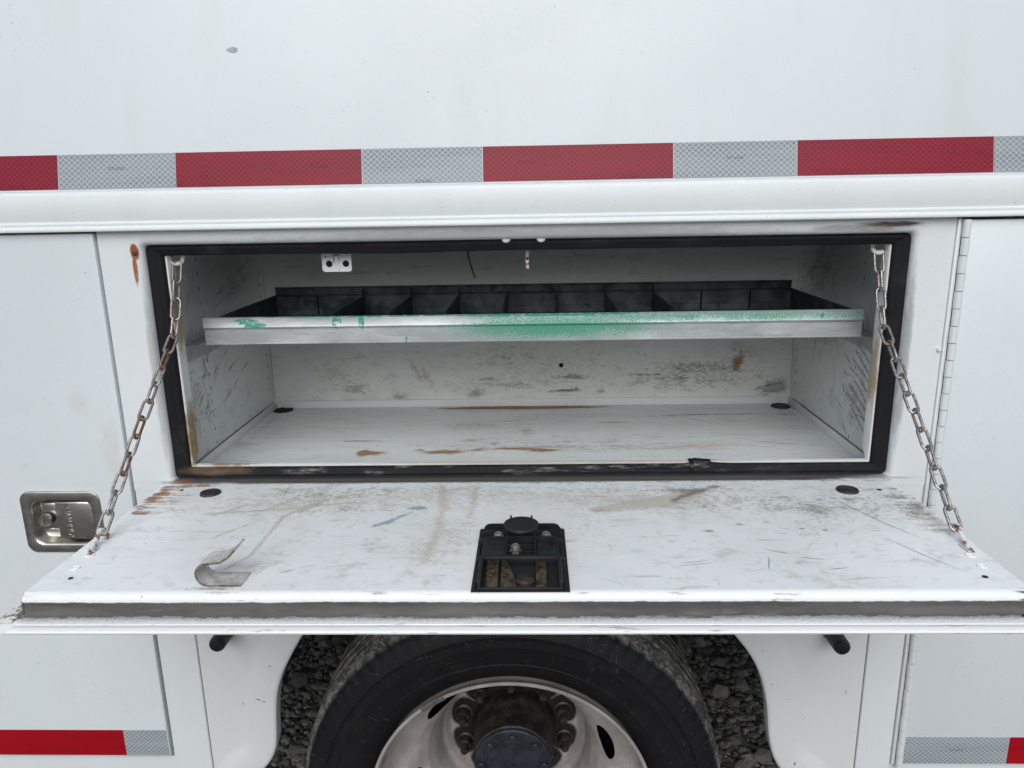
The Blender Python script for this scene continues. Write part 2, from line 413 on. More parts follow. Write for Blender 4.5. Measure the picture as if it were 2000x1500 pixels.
# ------------------------------------------------------------------ geometry helpers
class MB:
    """collects verts and faces, builds ONE mesh object"""
    def __init__(s): s.v = []; s.f = []; s.mi = []
    def addv(s, pts):
        i = len(s.v); s.v.extend([tuple(p) for p in pts]); return i
    def face(s, idx, mi=0): s.f.append(tuple(idx)); s.mi.append(mi)
    def quad(s, a, b, c, d, mi=0):
        i = s.addv((a, b, c, d)); s.face((i, i + 1, i + 2, i + 3), mi)
    def box(s, x0, x1, y0, y1, z0, z1, mi=0, bev=0.0):
        if bev <= 0:
            i = s.addv([(x, y, z) for z in (z0, z1) for y in (y0, y1) for x in (x0, x1)])
            for q in ((0, 2, 3, 1), (4, 5, 7, 6), (0, 1, 5, 4), (2, 6, 7, 3), (0, 4, 6, 2), (1, 3, 7, 5)): s.face([i + k for k in q], mi)
            return
        bm = bmesh.new(); bmesh.ops.create_cube(bm, size=1)
        for v in bm.verts: v.co = Vector((x0 + (v.co.x + .5) * (x1 - x0), y0 + (v.co.y + .5) * (y1 - y0), z0 + (v.co.z + .5) * (z1 - z0)))
        bmesh.ops.bevel(bm, geom=list(bm.edges), offset=bev, segments=2, profile=.5, affect='EDGES')
        s.bm(bm, mi)
    def bm(s, bm, mi=0, mat=None):
        bm.verts.ensure_lookup_table(); bm.verts.index_update()
        i = s.addv([(mat @ v.co if mat else v.co) for v in bm.verts])
        for f in bm.faces: s.face([i + v.index for v in f.verts], mi)
        bm.free()
    def loft(s, rings, closed=True, cap0=False, cap1=False, mi=0):
        n = len(rings[0]); i0 = s.addv([p for r in rings for p in r])
        for a in range(len(rings) - 1):
            for b in range(n if closed else n - 1):
                c = (b + 1) % n
                s.face((i0 + a * n + b, i0 + a * n + c, i0 + (a + 1) * n + c, i0 + (a + 1) * n + b), mi)
        if cap0: s.face([i0 + b for b in range(n)][::-1], mi)
        if cap1: s.face([i0 + (len(rings) - 1) * n + b for b in range(n)], mi)
    def prism_x(s, prof, x0, x1, mi=0, closed=True, caps=True):
        """profile of (y,z) points swept along x"""
        s.loft([[(x0, y, z) for y, z in prof], [(x1, y, z) for y, z in prof]], closed, caps, caps, mi)
    def lathe(s, prof, c=(0, 0, 0), seg=48, axis='y', mi=0):
        """profile of (r, h): revolved about an axis through c"""
        rings = []
        for r, h in prof:
            ring = []
            for k in range(seg):
                a = 2 * PI * k / seg; x, z = r * math.cos(a), r * math.sin(a)
                ring.append((c[0] + x, c[1] + h, c[2] + z) if axis == 'y' else (c[0] + x, c[1] + z, c[2] + h))
            rings.append(ring)
        s.loft(rings, True, prof[0][0] > 1e-6 and False, False, mi)
    def tube(s, pts, r, seg=10, closed=False, mi=0, cap=True):
        pts = [Vector(p) for p in pts]; n = len(pts); rings = []
        t0 = (pts[1] - pts[0]).normalized(); up = t0.orthogonal().normalized()
        for i, p in enumerate(pts):
            if closed: t = (pts[(i + 1) % n] - pts[i - 1]).normalized()
            else: t = (pts[min(i + 1, n - 1)] - pts[max(i - 1, 0)]).normalized()
            up = (up - t * up.dot(t)).normalized(); w = t.cross(up)
            rr = r[i] if hasattr(r, '__len__') else r
            rings.append([p + (up * math.cos(2 * PI * k / seg) + w * math.sin(2 * PI * k / seg)) * rr for k in range(seg)])
        if closed:
            # close by matching the start ring with least twist
            last = rings[-1]; best = min(range(seg), key=lambda o: sum((last[k] - rings[0][(k + o) % seg]).length for k in range(seg)))
            rings.append([rings[0][(k + best) % seg] for k in range(seg)])
        s.loft(rings, True, cap and not closed, cap and not closed, mi)
    def disc(s, c, r, axis='z', seg=24, mi=0, ry=None):
        ry = ry or r; P = []
        for k in range(seg):
            a = 2 * PI * k / seg; u, v = r * math.cos(a), ry * math.sin(a)
            P.append((c[0] + u, c[1] + v, c[2]) if axis == 'z' else (c[0] + u, c[1], c[2] + v) if axis == 'y' else (c[0], c[1] + u, c[2] + v))
        i = s.addv(P); s.face(range(i, i + seg), mi)
    def build(s, name, mats, parent=None, smooth=35, fix=True):
        me = bpy.data.meshes.new(name)
        me.from_pydata(s.v, [], s.f)
        if not isinstance(mats, (list, tuple)): mats = [mats]
        for m in mats: me.materials.append(m.m)
        me.polygons.foreach_set("material_index", s.mi)
        if fix:
            bm = bmesh.new(); bm.from_mesh(me)
            bmesh.ops.remove_doubles(bm, verts=bm.verts, dist=2e-6)
            bmesh.ops.recalc_face_normals(bm, faces=bm.faces); bm.to_mesh(me); bm.free()
        me.update()
        if smooth:
            me.shade_smooth(); me.set_sharp_from_angle(angle=math.radians(smooth))
        o = bpy.data.objects.new(name, me)
        return link(o, parent)

def world_loc(o):
    return o.location + (world_loc(o.parent) if o.parent else Vector((0, 0, 0)))
def link(o, parent=None):
    COL.objects.link(o)
    if parent is not None:
        o.parent = parent; o.location = -world_loc(parent)      # meshes are modelled in place
    return o
def thing(name, label, cat, loc, group=None):
    o = bpy.data.objects.new(name, None); o.empty_display_size = .1
    COL.objects.link(o); o.location = loc; o['label'] = label; o['category'] = cat
    if group: o['group'] = group
    return o
def part_empty(name, parent, loc):
    o = bpy.data.objects.new(name, None); o.empty_display_size = .05
    COL.objects.link(o); o.parent = parent; o.location = Vector(loc) - world_loc(parent); return o
def offset_loop(x0, x1, z0, z1, r, d, seg=6):
    """rounded rectangle in x-z, inset by d"""
    r = max(r - d, .0015); x0 += d; x1 -= d; z0 += d; z1 -= d; P = []
    for (cx, cz, a0) in ((x1 - r, z1 - r, 0), (x0 + r, z1 - r, 90), (x0 + r, z0 + r, 180), (x1 - r, z0 + r, 270)):
        for k in range(seg + 1):
            a = math.radians(a0 + 90 * k / seg); P.append((cx + r * math.cos(a), cz + r * math.sin(a)))
    return P
def lettering(text, x, y, z, height, material, parent, rot=0.0, name="lettering", depth=.0, squash=1.0, tilt=False):
    cu_ = bpy.data.curves.new("t", 'FONT'); cu_.body = text; cu_.size = height / .70; cu_.align_x = 'CENTER'; cu_.align_y = 'CENTER'
    cu_.extrude = depth; cu_.resolution_u = 3
    if depth: cu_.offset = .00012
    tmp = bpy.data.objects.new("t", cu_); COL.objects.link(tmp)
    me = bpy.data.meshes.new_from_object(tmp.evaluated_get(bpy.context.evaluated_depsgraph_get()))
    bpy.data.objects.remove(tmp); bpy.data.curves.remove(cu_)
    mt = Matrix.Translation((x, y, z)) @ Matrix.Rotation(rot, 4, 'Y') @ Matrix.Rotation(PI / 2, 4, 'X') @ Matrix.Diagonal((squash, 1, 1, 1))
    if tilt: mt = Matrix.Rotation(-LEAN, 4, 'X') @ mt
    me.transform(mt); me.materials.clear(); me.materials.append(material.m); me.name = name
    return link(bpy.data.objects.new(name, me), parent)

# --- wear painting on dense sheets
def vnoise(P, scale, seed=0):
    q = P * scale; i = np.floor(q).astype(int); f = q - i; f = f * f * (3 - 2 * f)
    def h(a, b):
        n = (a * 374761393 + b * 668265263 + seed * 974711) & 0x7fffffff
        n = (n ^ (n >> 13)) * 1274126177 & 0x7fffffff
        return ((n ^ (n >> 16)) & 0xffff) / 65535.0
    a, b = i[:, 0], i[:, 1]
    return (h(a, b) * (1 - f[:, 0]) + h(a + 1, b) * f[:, 0]) * (1 - f[:, 1]) + (h(a, b + 1) * (1 - f[:, 0]) + h(a + 1, b + 1) * f[:, 0]) * f[:, 1]
def blob(P, c, r, s=1.0, rot=0.0):
    d = P - np.array(c); ca, sa = math.cos(rot), math.sin(rot)
    u = (d[:, 0] * ca + d[:, 1] * sa) / r[0]; v = (-d[:, 0] * sa + d[:, 1] * ca) / r[1]
    return s * np.exp(-(u * u + v * v))
def stroke(P, pts, w, s=1.0):
    m = np.full(len(P), 9e9)
    for a, b in zip(pts[:-1], pts[1:]):
        a = np.array(a); b = np.array(b); ab = b - a; t = np.clip(((P - a) @ ab) / (ab @ ab), 0, 1)
        m = np.minimum(m, np.linalg.norm(P - a - t[:, None] * ab, axis=1))
    return s * np.exp(-(m / w) ** 2)
def streaks(P, x0, x1, y0, y1, n, w, s, along=0, seed=1):
    """broken parallel streaks fading from the first edge to the second"""
    r = np.random.default_rng(seed); out = np.zeros(len(P))
    for _ in range(n):
        p = r.uniform(y0, y1); L = r.uniform(.35, 1.0); a = x0 + (x1 - x0) * r.uniform(-.05, .15); b = a + (x1 - x0) * L
        ww = w * r.uniform(.5, 1.6)
        u = P[:, along]; v = P[:, 1 - along]
        t = (u - a) / (b - a + 1e-9)
        env = np.where((t > 0) & (t < 1), np.minimum(1, t * 8) * (1 - t) ** .6, 0)
        out = np.maximum(out, s * r.uniform(.5, 1) * env * np.exp(-((v - p) / ww) ** 2))
    return out
def sheet(name, nu, nv, u0, u1, v0, v1, fn, paint, mats, parent, strips=(), off=None, hole=None):
    """dense sheet; fn(u,v)->xyz, paint(P)->(R,G,B,A); strips are scratches in the same mesh"""
    U = np.linspace(u0, u1, nu + 1); V = np.linspace(v0, v1, nv + 1)
    G = np.stack(np.meshgrid(U, V), -1).reshape(-1, 2)
    mb = MB(); mb.v = [fn(a, b) for a, b in G]
    for j in range(nv):
        for i in range(nu):
            k = j * (nu + 1) + i; mb.f.append((k, k + 1, k + nu + 2, k + nu + 1)); mb.mi.append(0)
    nb = len(mb.v)
    for (p, a, L, w, bend, mi) in strips:
        n = max(3, int(L / .006)); pts = []
        x, y = p; ang = a; st = L / n
        for q in range(n + 1):
            pts.append((x, y, ang, w * (1 - abs(2 * q / n - 1) ** 2 * .85) / 2)); x += math.cos(ang) * st; y += math.sin(ang) * st; ang += bend / n
        pts = [q for q in pts if u0 < q[0] < u1 and v0 < q[1] < v1]
        if len(pts) < 2: continue
        i0 = len(mb.v)
        for (x, y, ang, hw) in pts:
            dx, dy = -math.sin(ang) * hw, math.cos(ang) * hw
            for sg in (1, -1):
                q = Vector(fn(x + dx * sg, y + dy * sg)) + off; mb.v.append(tuple(q))
        for q in range(len(pts) - 1): mb.face((i0 + 2 * q, i0 + 2 * q + 1, i0 + 2 * q + 3, i0 + 2 * q + 2), mi)
    o = mb.build(name, mats, parent, smooth=None, fix=False)
    P = np.zeros((len(mb.v), 2)); P[:nb] = G
    W = np.zeros((len(mb.v), 4), dtype=np.float32); W[:nb] = np.stack(paint(G), -1)
    at = o.data.attributes.new("wear", 'FLOAT_COLOR', 'POINT'); at.data.foreach_set("color", np.clip(W, 0, 1.2).ravel())
    return o
def rnd_strips(n, u0, u1, v0, v1, ang, spread, Lr, wr, soft=.5, bend=.6, seed=3):
    r = random.Random(seed); out = []
    for _ in range(n):
        out.append(((r.uniform(u0, u1), r.uniform(v0, v1)), ang + r.gauss(0, spread), r.uniform(*Lr) * r.uniform(.3, 1) ** 1.5, r.uniform(*wr) * .62, r.gauss(0, bend), 2 if r.random() < soft else 1))
    return out

# ------------------------------------------------------------------ the ground
mb = MB(); mb.quad((-400, -400, GROUND_Z), (400, -400, GROUND_Z), (400, 400, GROUND_Z), (-400, 400, GROUND_Z))
g = mb.build("ground", M['ground'], smooth=None); g['kind'] = 'structure'
def gravel():
    base = bmesh.new(); bmesh.ops.create_icosphere(base, subdivisions=1, radius=1)
    base.verts.index_update(); bv = np.array([v.co[:] for v in base.verts]); bf = np.array([[v.index for v in f.verts] for f in base.faces]); base.free()
    r = np.random.default_rng(4); V = []; F = []; n0 = 0
    spots = []
    for (x0, x1, y0, y1, n) in ((-.45, .40, .2, 1.7, 6500), (.95, 1.85, .2, 1.7, 6500), (.45, .95, .9, 1.7, 700), (-.6, 2.1, -.7, .15, 1800)):
        spots += [(r.uniform(x0, x1), r.uniform(y0, y1)) for _ in range(n)]
    for (x, y) in spots:
        s = .0040 + .0105 * r.random() ** 2.4
        if r.random() < .025: s = r.uniform(.014, .028)
        v = bv * (1 + r.uniform(-.30, .30, (len(bv), 1))) * s * np.array([r.uniform(.8, 1.35), r.uniform(.8, 1.3), r.uniform(.5, .9)])
        R_ = np.array(Euler((r.uniform(-.5, .5), r.uniform(-.5, .5), r.uniform(0, 6.28))).to_matrix())
        V.append(v @ R_.T + np.array([x, y, GROUND_Z + s * .28])); F.append(bf + n0); n0 += len(bv)
    me = bpy.data.meshes.new("gravel"); me.from_pydata(np.concatenate(V).tolist(), [], np.concatenate(F).tolist()); me.materials.append(M['gravel'].m); me.update()
    o = bpy.data.objects.new("gravel", me); COL.objects.link(o); o['kind'] = 'stuff'; o['label'] = "loose grey crushed stone on the ground under the truck"; o['category'] = "gravel"
gravel()

def sky_blocker():
    # added foliage row behind the camera, blocking low sky to darken the compartment
    r = np.random.default_rng(9); V = []; F = []; n = 0
    for k in range(5200):
        x = r.uniform(-46, 46); top = 4.6 + 1.1 * math.sin(x * .31) + .6 * math.sin(x * .83 + 1)
        h = top * r.random() ** .7; y = -24 + r.normal(0, 1.3); s = r.uniform(.35, .8)
        R_ = np.array(Euler(tuple(r.uniform(0, 6.28, 3))).to_matrix())
        q = np.array([(-1, -.6, 0), (1, -.6, .1), (.8, .7, 0), (-.8, .6, -.1)]) * s
        V.append(q @ R_.T + np.array([x, y, GROUND_Z + h])); F.append(np.arange(4) + n); n += 4
    me = bpy.data.meshes.new("sky_blocker"); me.from_pydata(np.concatenate(V).tolist(), [], np.array(F).tolist())
    me.materials.append(simple("sky blocker foliage", (0.045, 0.075, 0.028), .6, 0, .5, 3).m); me.update()
    o = bpy.data.objects.new("sky_blocker", me); COL.objects.link(o); o['kind'] = 'stuff'; o['label'] = "unseen dark green foliage row added behind the camera to block the low sky"; o['category'] = "trees"
sky_blocker()

# ------------------------------------------------------------------ the truck
truck = thing("service_truck", "white service body truck with a folded down side cabinet door above its wheel", "truck", (.68, 1.2, GROUND_Z))

# upper box side, roof and far side
LEAN = math.radians(11.2)         # the upper side leans in towards the roof
def lean(p): return (p[0], p[1] * math.cos(LEAN) + p[2] * math.sin(LEAN), p[2] * math.cos(LEAN) - p[1] * math.sin(LEAN))
mb = MB()
mb.prism_x([(0, -.002), (0, .0001), lean((0, 0, 1.73))[1:], (lean((0, 0, 1.75))[1] + .02, 1.72), (1.98, 1.72), (2.35, -.002)], -1.4, 2.9)
chip = [(math.cos(a) * r, math.sin(a) * r * .75) for a, r in zip([k * PI / 6 for k in range(12)], (.0075, .0068, .0062, .0058, .006, .0075, .0108, .0072, .006, .0062, .0066, .0072))]
i = mb.addv([lean((.2695 + a, -.0003, .1990 + b)) for a, b in chip]); mb.face(range(i, i + 12), 1)
for _ in range(18):
    cx, cz, s = random.gauss(-.06, .016), random.gauss(.243, .03), random.uniform(.0004, .0010)
    i = mb.addv([lean((cx + math.cos(a) * s * random.uniform(.6, 1.2), -.0003, cz + math.sin(a) * s * random.uniform(.6, 1.2))) for a in [k * PI / 3 for k in range(6)]]); mb.face(range(i, i + 6), 2)
box_panel = mb.build("box_panel", [M['box'], M['chip'], M['scratch_soft']], truck)

def tape_piece(x0, x1, z0, z1, y, kind, parent, tilt=False):
    mb = MB(); mb.box(x0, x1, y - .0005, y + .0002, z0, z1)
    if tilt: mb.v = [lean(p) for p in mb.v]
    return mb.build(("red" if kind.startswith('red') else "silver") + "_reflective_tape", M[kind], parent, smooth=None)
tb = [-1.194, -.914, -.736, -.457, -.279, .0, .178, .4569, .6352, .9139, 1.092, 1.3722, 1.550, 1.829, 2.007, 2.286]
for k in range(len(tb) - 1):
    tape_piece(tb[k] + .0006, tb[k + 1] - .0006, .0006, .0514, -.0004, 'red' if k % 2 == 0 else 'silver', box_panel, True)
for (x, z, m_) in ((-.0639, .0055, 'ink_red'), (.0893, .0302, 'ink'), (.2285, .0043, 'ink_red'), (.3937, .0275, 'ink_red'), (.5476, .0035, 'ink'), (.6987, .0283, 'ink_red'),
                   (.8502, .0035, 'ink_red'), (1.0024, .0283, 'ink'), (1.1568, .0035, 'ink_red'), (1.3091, .0282, 'ink_red')):
    lettering("DOT-C2", x, -.00115, z, .0036, M[m_], box_panel, PI, squash=1.25, tilt=True)

# rub rail under the stripe
prof = [(.004, -.0022), (-.003, -.0022), (-.0072, -.0050), (-.0085, -.0085), (-.0088, -.0445), (-.0078, -.0462), (-.0080, -.0478), (-.0112, -.0492), (-.0118, -.0515), (-.0108, -.0532),
        (-.0120, -.0548), (-.0150, -.0562), (-.0158, -.0585), (-.0148, -.0608), (-.0112, -.0616), (.004, -.0616)]
mb = MB(); mb.prism_x(prof, -1.4, 2.9); mb.build("rub_rail", M['rail'], truck, smooth=50)

# face frame round the opening
OX0, OX1, OZ0, OZ1, ORAD = .1125, 1.2720, -.4655, -.0835, .007
mb = MB()
FX0, FX1, FZ0, FZ1 = .0470, 1.3290, -.4800, -.0600
sweep = [(-.0135, 0.0), (-.012, 0.0), (-.0075, .0006), (-.0040, .0024), (-.0015, .0055), (0, .010), (.0004, .034)]
rings = [[(x, y, z) for x, z in offset_loop(OX0, OX1, OZ0, OZ1, ORAD, d)] for d, y in sweep]
mb.loft(rings)
bm = bmesh.new()
inner = [bm.verts.new(p) for p in rings[0]]; outer = [bm.verts.new(p) for p in ((FX0, 0, FZ0), (FX1, 0, FZ0), (FX1, 0, FZ1), (FX0, 0, FZ1))]
# lower edge: the loop's lower part is below FZ0 margin, so keep the strip thin but valid
for ring in (inner, outer):
    for k in range(len(ring)): bm.edges.new((ring[k], ring[(k + 1) % len(ring)]))
bmesh.ops.triangle_fill(bm, edges=list(bm.edges), use_beauty=True, use_dissolve=False)
mb.bm(bm)
def lower_column(x0, x1):
    mb.loft([[(x0, .02, z), (x0, .0015, z), (x0 + .0015, 0, z), (x1 - .0015, 0, z), (x1, .0015, z), (x1, .02, z)] for z in (-1.15, -.4802)], closed=False)
lower_column(.0470, .1145); lower_column(1.2692, 1.3290)
for x in (FX0, FX1): mb.quad((x, 0, FZ0), (x, .02, FZ0), (x, .02, FZ1), (x, 0, FZ1))
# backing sheet behind the gaps and doors
mb.quad((-1.4, .02, -1.15), (.1215, .02, -1.15), (.1215, .02, -.058), (-1.4, .02, -.058))
mb.quad((1.2665, .02, -1.15), (2.9, .02, -1.15), (2.9, .02, -.058), (1.2665, .02, -.058))
# body sill below the two tall doors
mb.quad((-1.4, .0035, -1.15), (.0465, .0035, -1.15), (.0465, .0035, -.9985), (-1.4, .0035, -.9985)); mb.quad((-1.4, .0035, -.9985), (.0465, .0035, -.9985), (.0465, .02, -.9985), (-1.4, .02, -.9985))
mb.quad((1.330, .0035, -1.15), (2.9, .0035, -1.15), (2.9, .0035, -1.0085), (1.330, .0035, -1.0085)); mb.quad((1.330, .0035, -1.0085), (2.9, .0035, -1.0085), (2.9, .02, -1.0085), (1.330, .02, -1.0085))
frame = mb.build("face_frame", M['frame'], truck, smooth=40)
# rusty screw head with its run on the left column
mb = MB(); mb.lathe([(.0001, -.0022), (.0024, -.0021), (.0040, -.0010), (.0046, .0004)], (.1015, 0, -.0945), 14); mb.build("screw", simple("rusted screw", (0.17, 0.055, 0.025), .7, .2, .4, 200), frame)
for x in (.6674, .7202):
    mb = MB(); mb.lathe([(.0001, -.003), (.0050, -.0026), (.0070, -.0008), (.0074, .003)], (x, .0110, -.0818), 18); mb.build("rivet", M['rail'], frame)

# black seal round the opening
mb = MB()
sp = [(d * .86, y) for d, y in ((.0002, .036), (.0003, .0118), (.0022, .0125), (.0035, .0138), (.0075, .0128), (.0100, .0140), (.0112, .0152), (.0150, .0146), (.0180, .0165), (.0196, .0205), (.0200, .0262), (.0198, .034))]
def regular_loop(d, n_long=60, n_short=22):
    L = offset_loop(OX0 + d * .44, OX1 - d * .40, OZ0 + d * .05, OZ1 - d * .02, ORAD + .003, d, 5); out = []
    for k, (a, b) in enumerate(zip(L, L[1:] + L[:1])):
        out.append(a)
        if (k + 1) % 6 == 0:
            n = n_long if abs(a[0] - b[0]) > abs(a[1] - b[1]) else n_short
            for q in range(1, n): out.append((a[0] + (b[0] - a[0]) * q / n, a[1] + (b[1] - a[1]) * q / n))
    return out
rings = []
for d, y in sp:
    ring = []
    for (x, z) in regular_loop(d):
        top = max(0, min(1, (z + .14) / .03))
        sag = .0030 * max(0, mnoise.noise(Vector((x * 3.1, 0, 4)))) * top * (d / .02)
        wob = .0014 * mnoise.noise(Vector((x * 11, z * 11, d * 60)))
        dz = -sag
        if z < -.435 and .965 < x < 1.02 and d > .008:       # the torn, lifted spot in the lower run
            t = (x - .965) / .055; dz += .006 * (1 - t) * (d / .02)
        ring.append((x, y + wob, z + dz))
    rings.append(ring)
mb.loft(rings)
mb.box(.958, .9645, .011, .03, -.4590, -.4425)    # loose flap at the tear
seal = mb.build("door_seal", M['seal'], truck, smooth=60)
# painted metal lip the seal is pushed on
rings = []
for d, y in ((.0168, .030), (.0170, .0212), (.0188, .0208), (.0193, .0218), (.0195, .030)):
    rings.append([(x, y + (.014 if (y == .030 and d > .019 and -.43 < z < -.11) else 0), z + (.007 if z > -.112 else 0)) for x, z in regular_loop(d)])
mb = MB(); mb.loft(rings); mb.build("opening_lip", M['lining'], truck)

# ------------------------------------------------------------------ compartment
WX0, WX1, FLZ, BY, CZ = .110, 1.284, -.484, .510, -.070
def p_back(P):
    r = np.zeros(len(P)); g = r.copy(); b = r.copy(); t = r.copy()
    r += blob(P, (1.164, -.392), (.012, .020), .9) + blob(P, (1.168, -.376), (.018, .014), .55)
    r += blob(P, (.66, -.478), (.13, .006), .8)
    g += blob(P, (1.162, -.400), (.010, .010), .8) + blob(P, (1.18, -.36), (.05, .02), .5) + blob(P, (1.06, -.40), (.10, .012), .42)
    g += blob(P, (.64, -.365), (.028, .004), .55) + blob(P, (.64, -.372), (.03, .003), .5) + blob(P, (.645, -.385), (.026, .0022), .5) + blob(P, (.70, -.37), (.016, .03), .35)
    g += blob(P, (1.235, -.452), (.035, .014), .75, .5) + blob(P, (1.262, -.45), (.02, .016), .7)
    g += blob(P, (.79, -.418), (.032, .006), .7) + blob(P, (.775, -.4505), (.035, .0022), 1.1) + blob(P, (.86, -.452), (.012, .005), .8)
    g += blob(P, (.575, -.456), (.020, .008), .8, .1) + blob(P, (.60, -.420), (.03, .003), .8) + blob(P, (.30, -.44), (.05, .012), .45) + blob(P, (.40, -.46), (.02, .007), .6)
    g += blob(P, (.95, -.415), (.045, .0018), 1.1) + blob(P, (1.0, -.425), (.05, .0016), .9) + blob(P, (.31, -.365), (.02, .008), .6)
    b += blob(P, (.66, -.37), (.26, .055), .34) + blob(P, (.44, -.40), (.006, .03), .8, .5) + blob(P, (.46, -.405), (.006, .025), .7, .5) + blob(P, (.655, -.436), (.035, .006), .8) + blob(P, (1.10, -.42), (.14, .04), .45)
    b += blob(P, (.25, -.40), (.06, .04), .4) + blob(P, (.70, -.42), (.55, .05), .22)
    g += blob(P, (.70, -.44), (.60, .025), .26) + blob(P, (1.10, -.40), (.15, .06), .24)
    return r, g, b, t
upz = -.4675
stb = rnd_strips(80, .15, 1.26, -.45, -.345, 0, .5, (.008, .05), (.0006, .0014), .62, 1.2, 11)
stb += [((.755, -.4500), .05, .06, .0018, .1, 1), ((.755, -.4492), -.06, .062, .0014, .1, 1), ((.80, -.451), 1.0, .013, .0013, .3, 1), ((.80, -.440), -1.0, .012, .0013, .3, 1), ((.975, -.4145), 0, .02, .0022, 0, 1), ((1.03, -.427), .2, .03, .002, 0, 1), ((.765, -.42), .3, .05, .0012, -.7, 1), ((.77, -.421), .1, .055, .0012, -.4, 1)]
for k in range(16): stb.append(((1.205 + .0035 * k + random.gauss(0, .004), -.462 + random.uniform(0, .018)), .6 + random.gauss(0, .25), random.uniform(.012, .03), random.uniform(.0007, .0015), -.8, 1))
back = sheet("back_wall", 340, 130, WX0, WX1, FLZ, CZ, lambda a, b: (a, BY, b), p_back, [M['back'], M['scratch'], M['scratch_soft'], M['hole']], truck, stb, Vector((0, -.0004, 0)))
mb = MB(); mb.box(.131, 1.265, BY - .0045, BY - .0006, FLZ, upz, bev=.0008); mb.build("floor_upstand", M['inner'], back)
mb = MB(); mb.lathe([(.0075, -.0006), (.0062, -.0026), (.0052, -.0022), (.005, .004)], (.7688, BY, -.3905), 20); mb.disc((.7688, BY - .0008, -.3905), .0052, 'y', 18, 1); mb.build("drain_eyelet", [M['inner'], M['hole']], back)

def p_floor(P):
    r = np.zeros(len(P)); g = r.copy(); b = r.copy(); t = r.copy()
    for (c, rr, s) in (((.3997, .187), (.022, .010), .95), ((.384, .187), (.008, .018), .8), ((.54, .189), (.032, .010), 1.0), ((.664, .206), (.04, .0045), .95), ((.722, .196), (.03, .007), 1.0), ((.49, .205), (.012, .006), .7),
                       ((.60, .20), (.014, .007), .6), ((.578, .262), (.022, .009), .5), ((.69, .305), (.016, .03), .42), ((.66, .492), (.12, .009), 1.0), ((.75, .49), (.12, .008), .7), ((.56, .49), (.07, .006), .5)):
        r += blob(P, c, (rr[0] * 1.25, rr[1] * 1.3), s * 1.35)
    for (c, rr, s) in (((1.04, .215), (.09, .022), .6), ((.13, .245), (.04, .018), .75), ((.935, .20), (.05, .008), .5), ((.58, .36), (.08, .03), .35), ((.72, .40), (.14, .05), .3), ((.9, .42), (.2, .03), .25), ((.66, .48), (.2, .02), .5)):
        b += blob(P, c, rr, s)
    g += blob(P, (.36, .26), (.05, .003), .8) + blob(P, (.33, .35), (.06, .003), .5) + blob(P, (1.06, .423), (.07, .003), .9) + blob(P, (1.17, .424), (.05, .004), .85) + blob(P, (.87, .37), (.03, .004), .7) + blob(P, (1.0, .415), (.05, .0025), .7)
    g += blob(P, (.7, .505), (.6, .006), .4) + blob(P, (1.25, .42), (.03, .06), .35) + blob(P, (.135, .40), (.012, .12), .3)
    g += blob(P, (.70, .30), (.60, .16), .16) + blob(P, (.75, .21), (.30, .04), .22)
    b += blob(P, (.72, .25), (.35, .08), .26)
    g += blob(P, (.63, .238), (.012, .008), .55) + blob(P, (.77, .245), (.02, .008), .45)
    return r, g, b, t
stf = rnd_strips(60, .14, 1.25, .13, .49, 0, .35, (.01, .05), (.0006, .0013), .7, .8, 12)
for (p, a) in (((.99, .50), -.9), ((1.05, .495), -.75), ((1.02, .42), -1.1), ((1.085, .41), -1.0), ((1.055, .30), -.6), ((1.12, .25), -.7)):
    stf.append((p, a, .10, .0011, .9, 1))
floor = sheet("floor_panel", 340, 140, WX0, WX1, .022, BY, lambda a, b: (a, b, FLZ), p_floor, [M['floor'], M['scratch'], M['scratch_soft']], truck, stf, Vector((0, 0, .0004)))
for (x0, x1) in ((WX0 + .0006, WX0 + .0055), (WX1 - .0055, WX1 - .0006)):
    mb = MB(); mb.box(x0, x1, .03, BY - .012, FLZ, upz, bev=.0008); mb.build("floor_upstand", M['inner'], floor)
def grommet(x, y, z, r, parent, mats=None):
    mb = MB(); mb.lathe([(r * 1.08, .0002), (r * 1.02, .0028), (r * .86, .0036), (r * .80, .0022), (r * .5, .0030), (.0001, .0032)], (x, y, z), 28, axis='z')
    return mb.build("rubber_plug", M['plug'], parent)
mb = MB(); mb.disc((.1345, .488, FLZ + .0007), .0205, 'z', 28); mb.lathe([(.0205, .0007), (.0215, .0016), (.0228, .0004)], (.1345, .488, FLZ), 28, axis='z'); mb.build("drain_hole", M['hole'], floor)
grommet(1.2555, .480, FLZ, .0195, floor)

def p_side(seed, arcs):
    def f(P):
        r = np.zeros(len(P)); g = r.copy(); b = r.copy(); t = r.copy()
        if arcs:
            for k in range(9):
                z0 = -.265 - .017 * k
                g[:] = np.maximum(g, stroke(P, [(.20 + .010 * math.sin(k * 2.1), z0), (.165, z0 - .012), (.12, z0 - .03 - .003 * (k % 3))], .0022, .9))
            g += blob(P, (.21, -.375), (.035, .025), .5) + blob(P, (.16, -.37), (.03, .09), .35) + blob(P, (.36, -.29), (.10, .028), .6) + blob(P, (.40, -.17), (.11, .05), .6)
            r += blob(P, (.11, -.34), (.02, .08), .4)
        else:
            g += blob(P, (.35, -.18), (.13, .03), .35, .3) + blob(P, (.15, -.26), (.03, .03), .4) + blob(P, (.165, -.39), (.02, .03), .5)
            r += blob(P, (.10, -.38), (.03, .02), .7) + blob(P, (.12, -.40), (.03, .01), .5)
            b += blob(P, (.12, -.36), (.04, .06), .5)
        return r, g, b, t
    return f
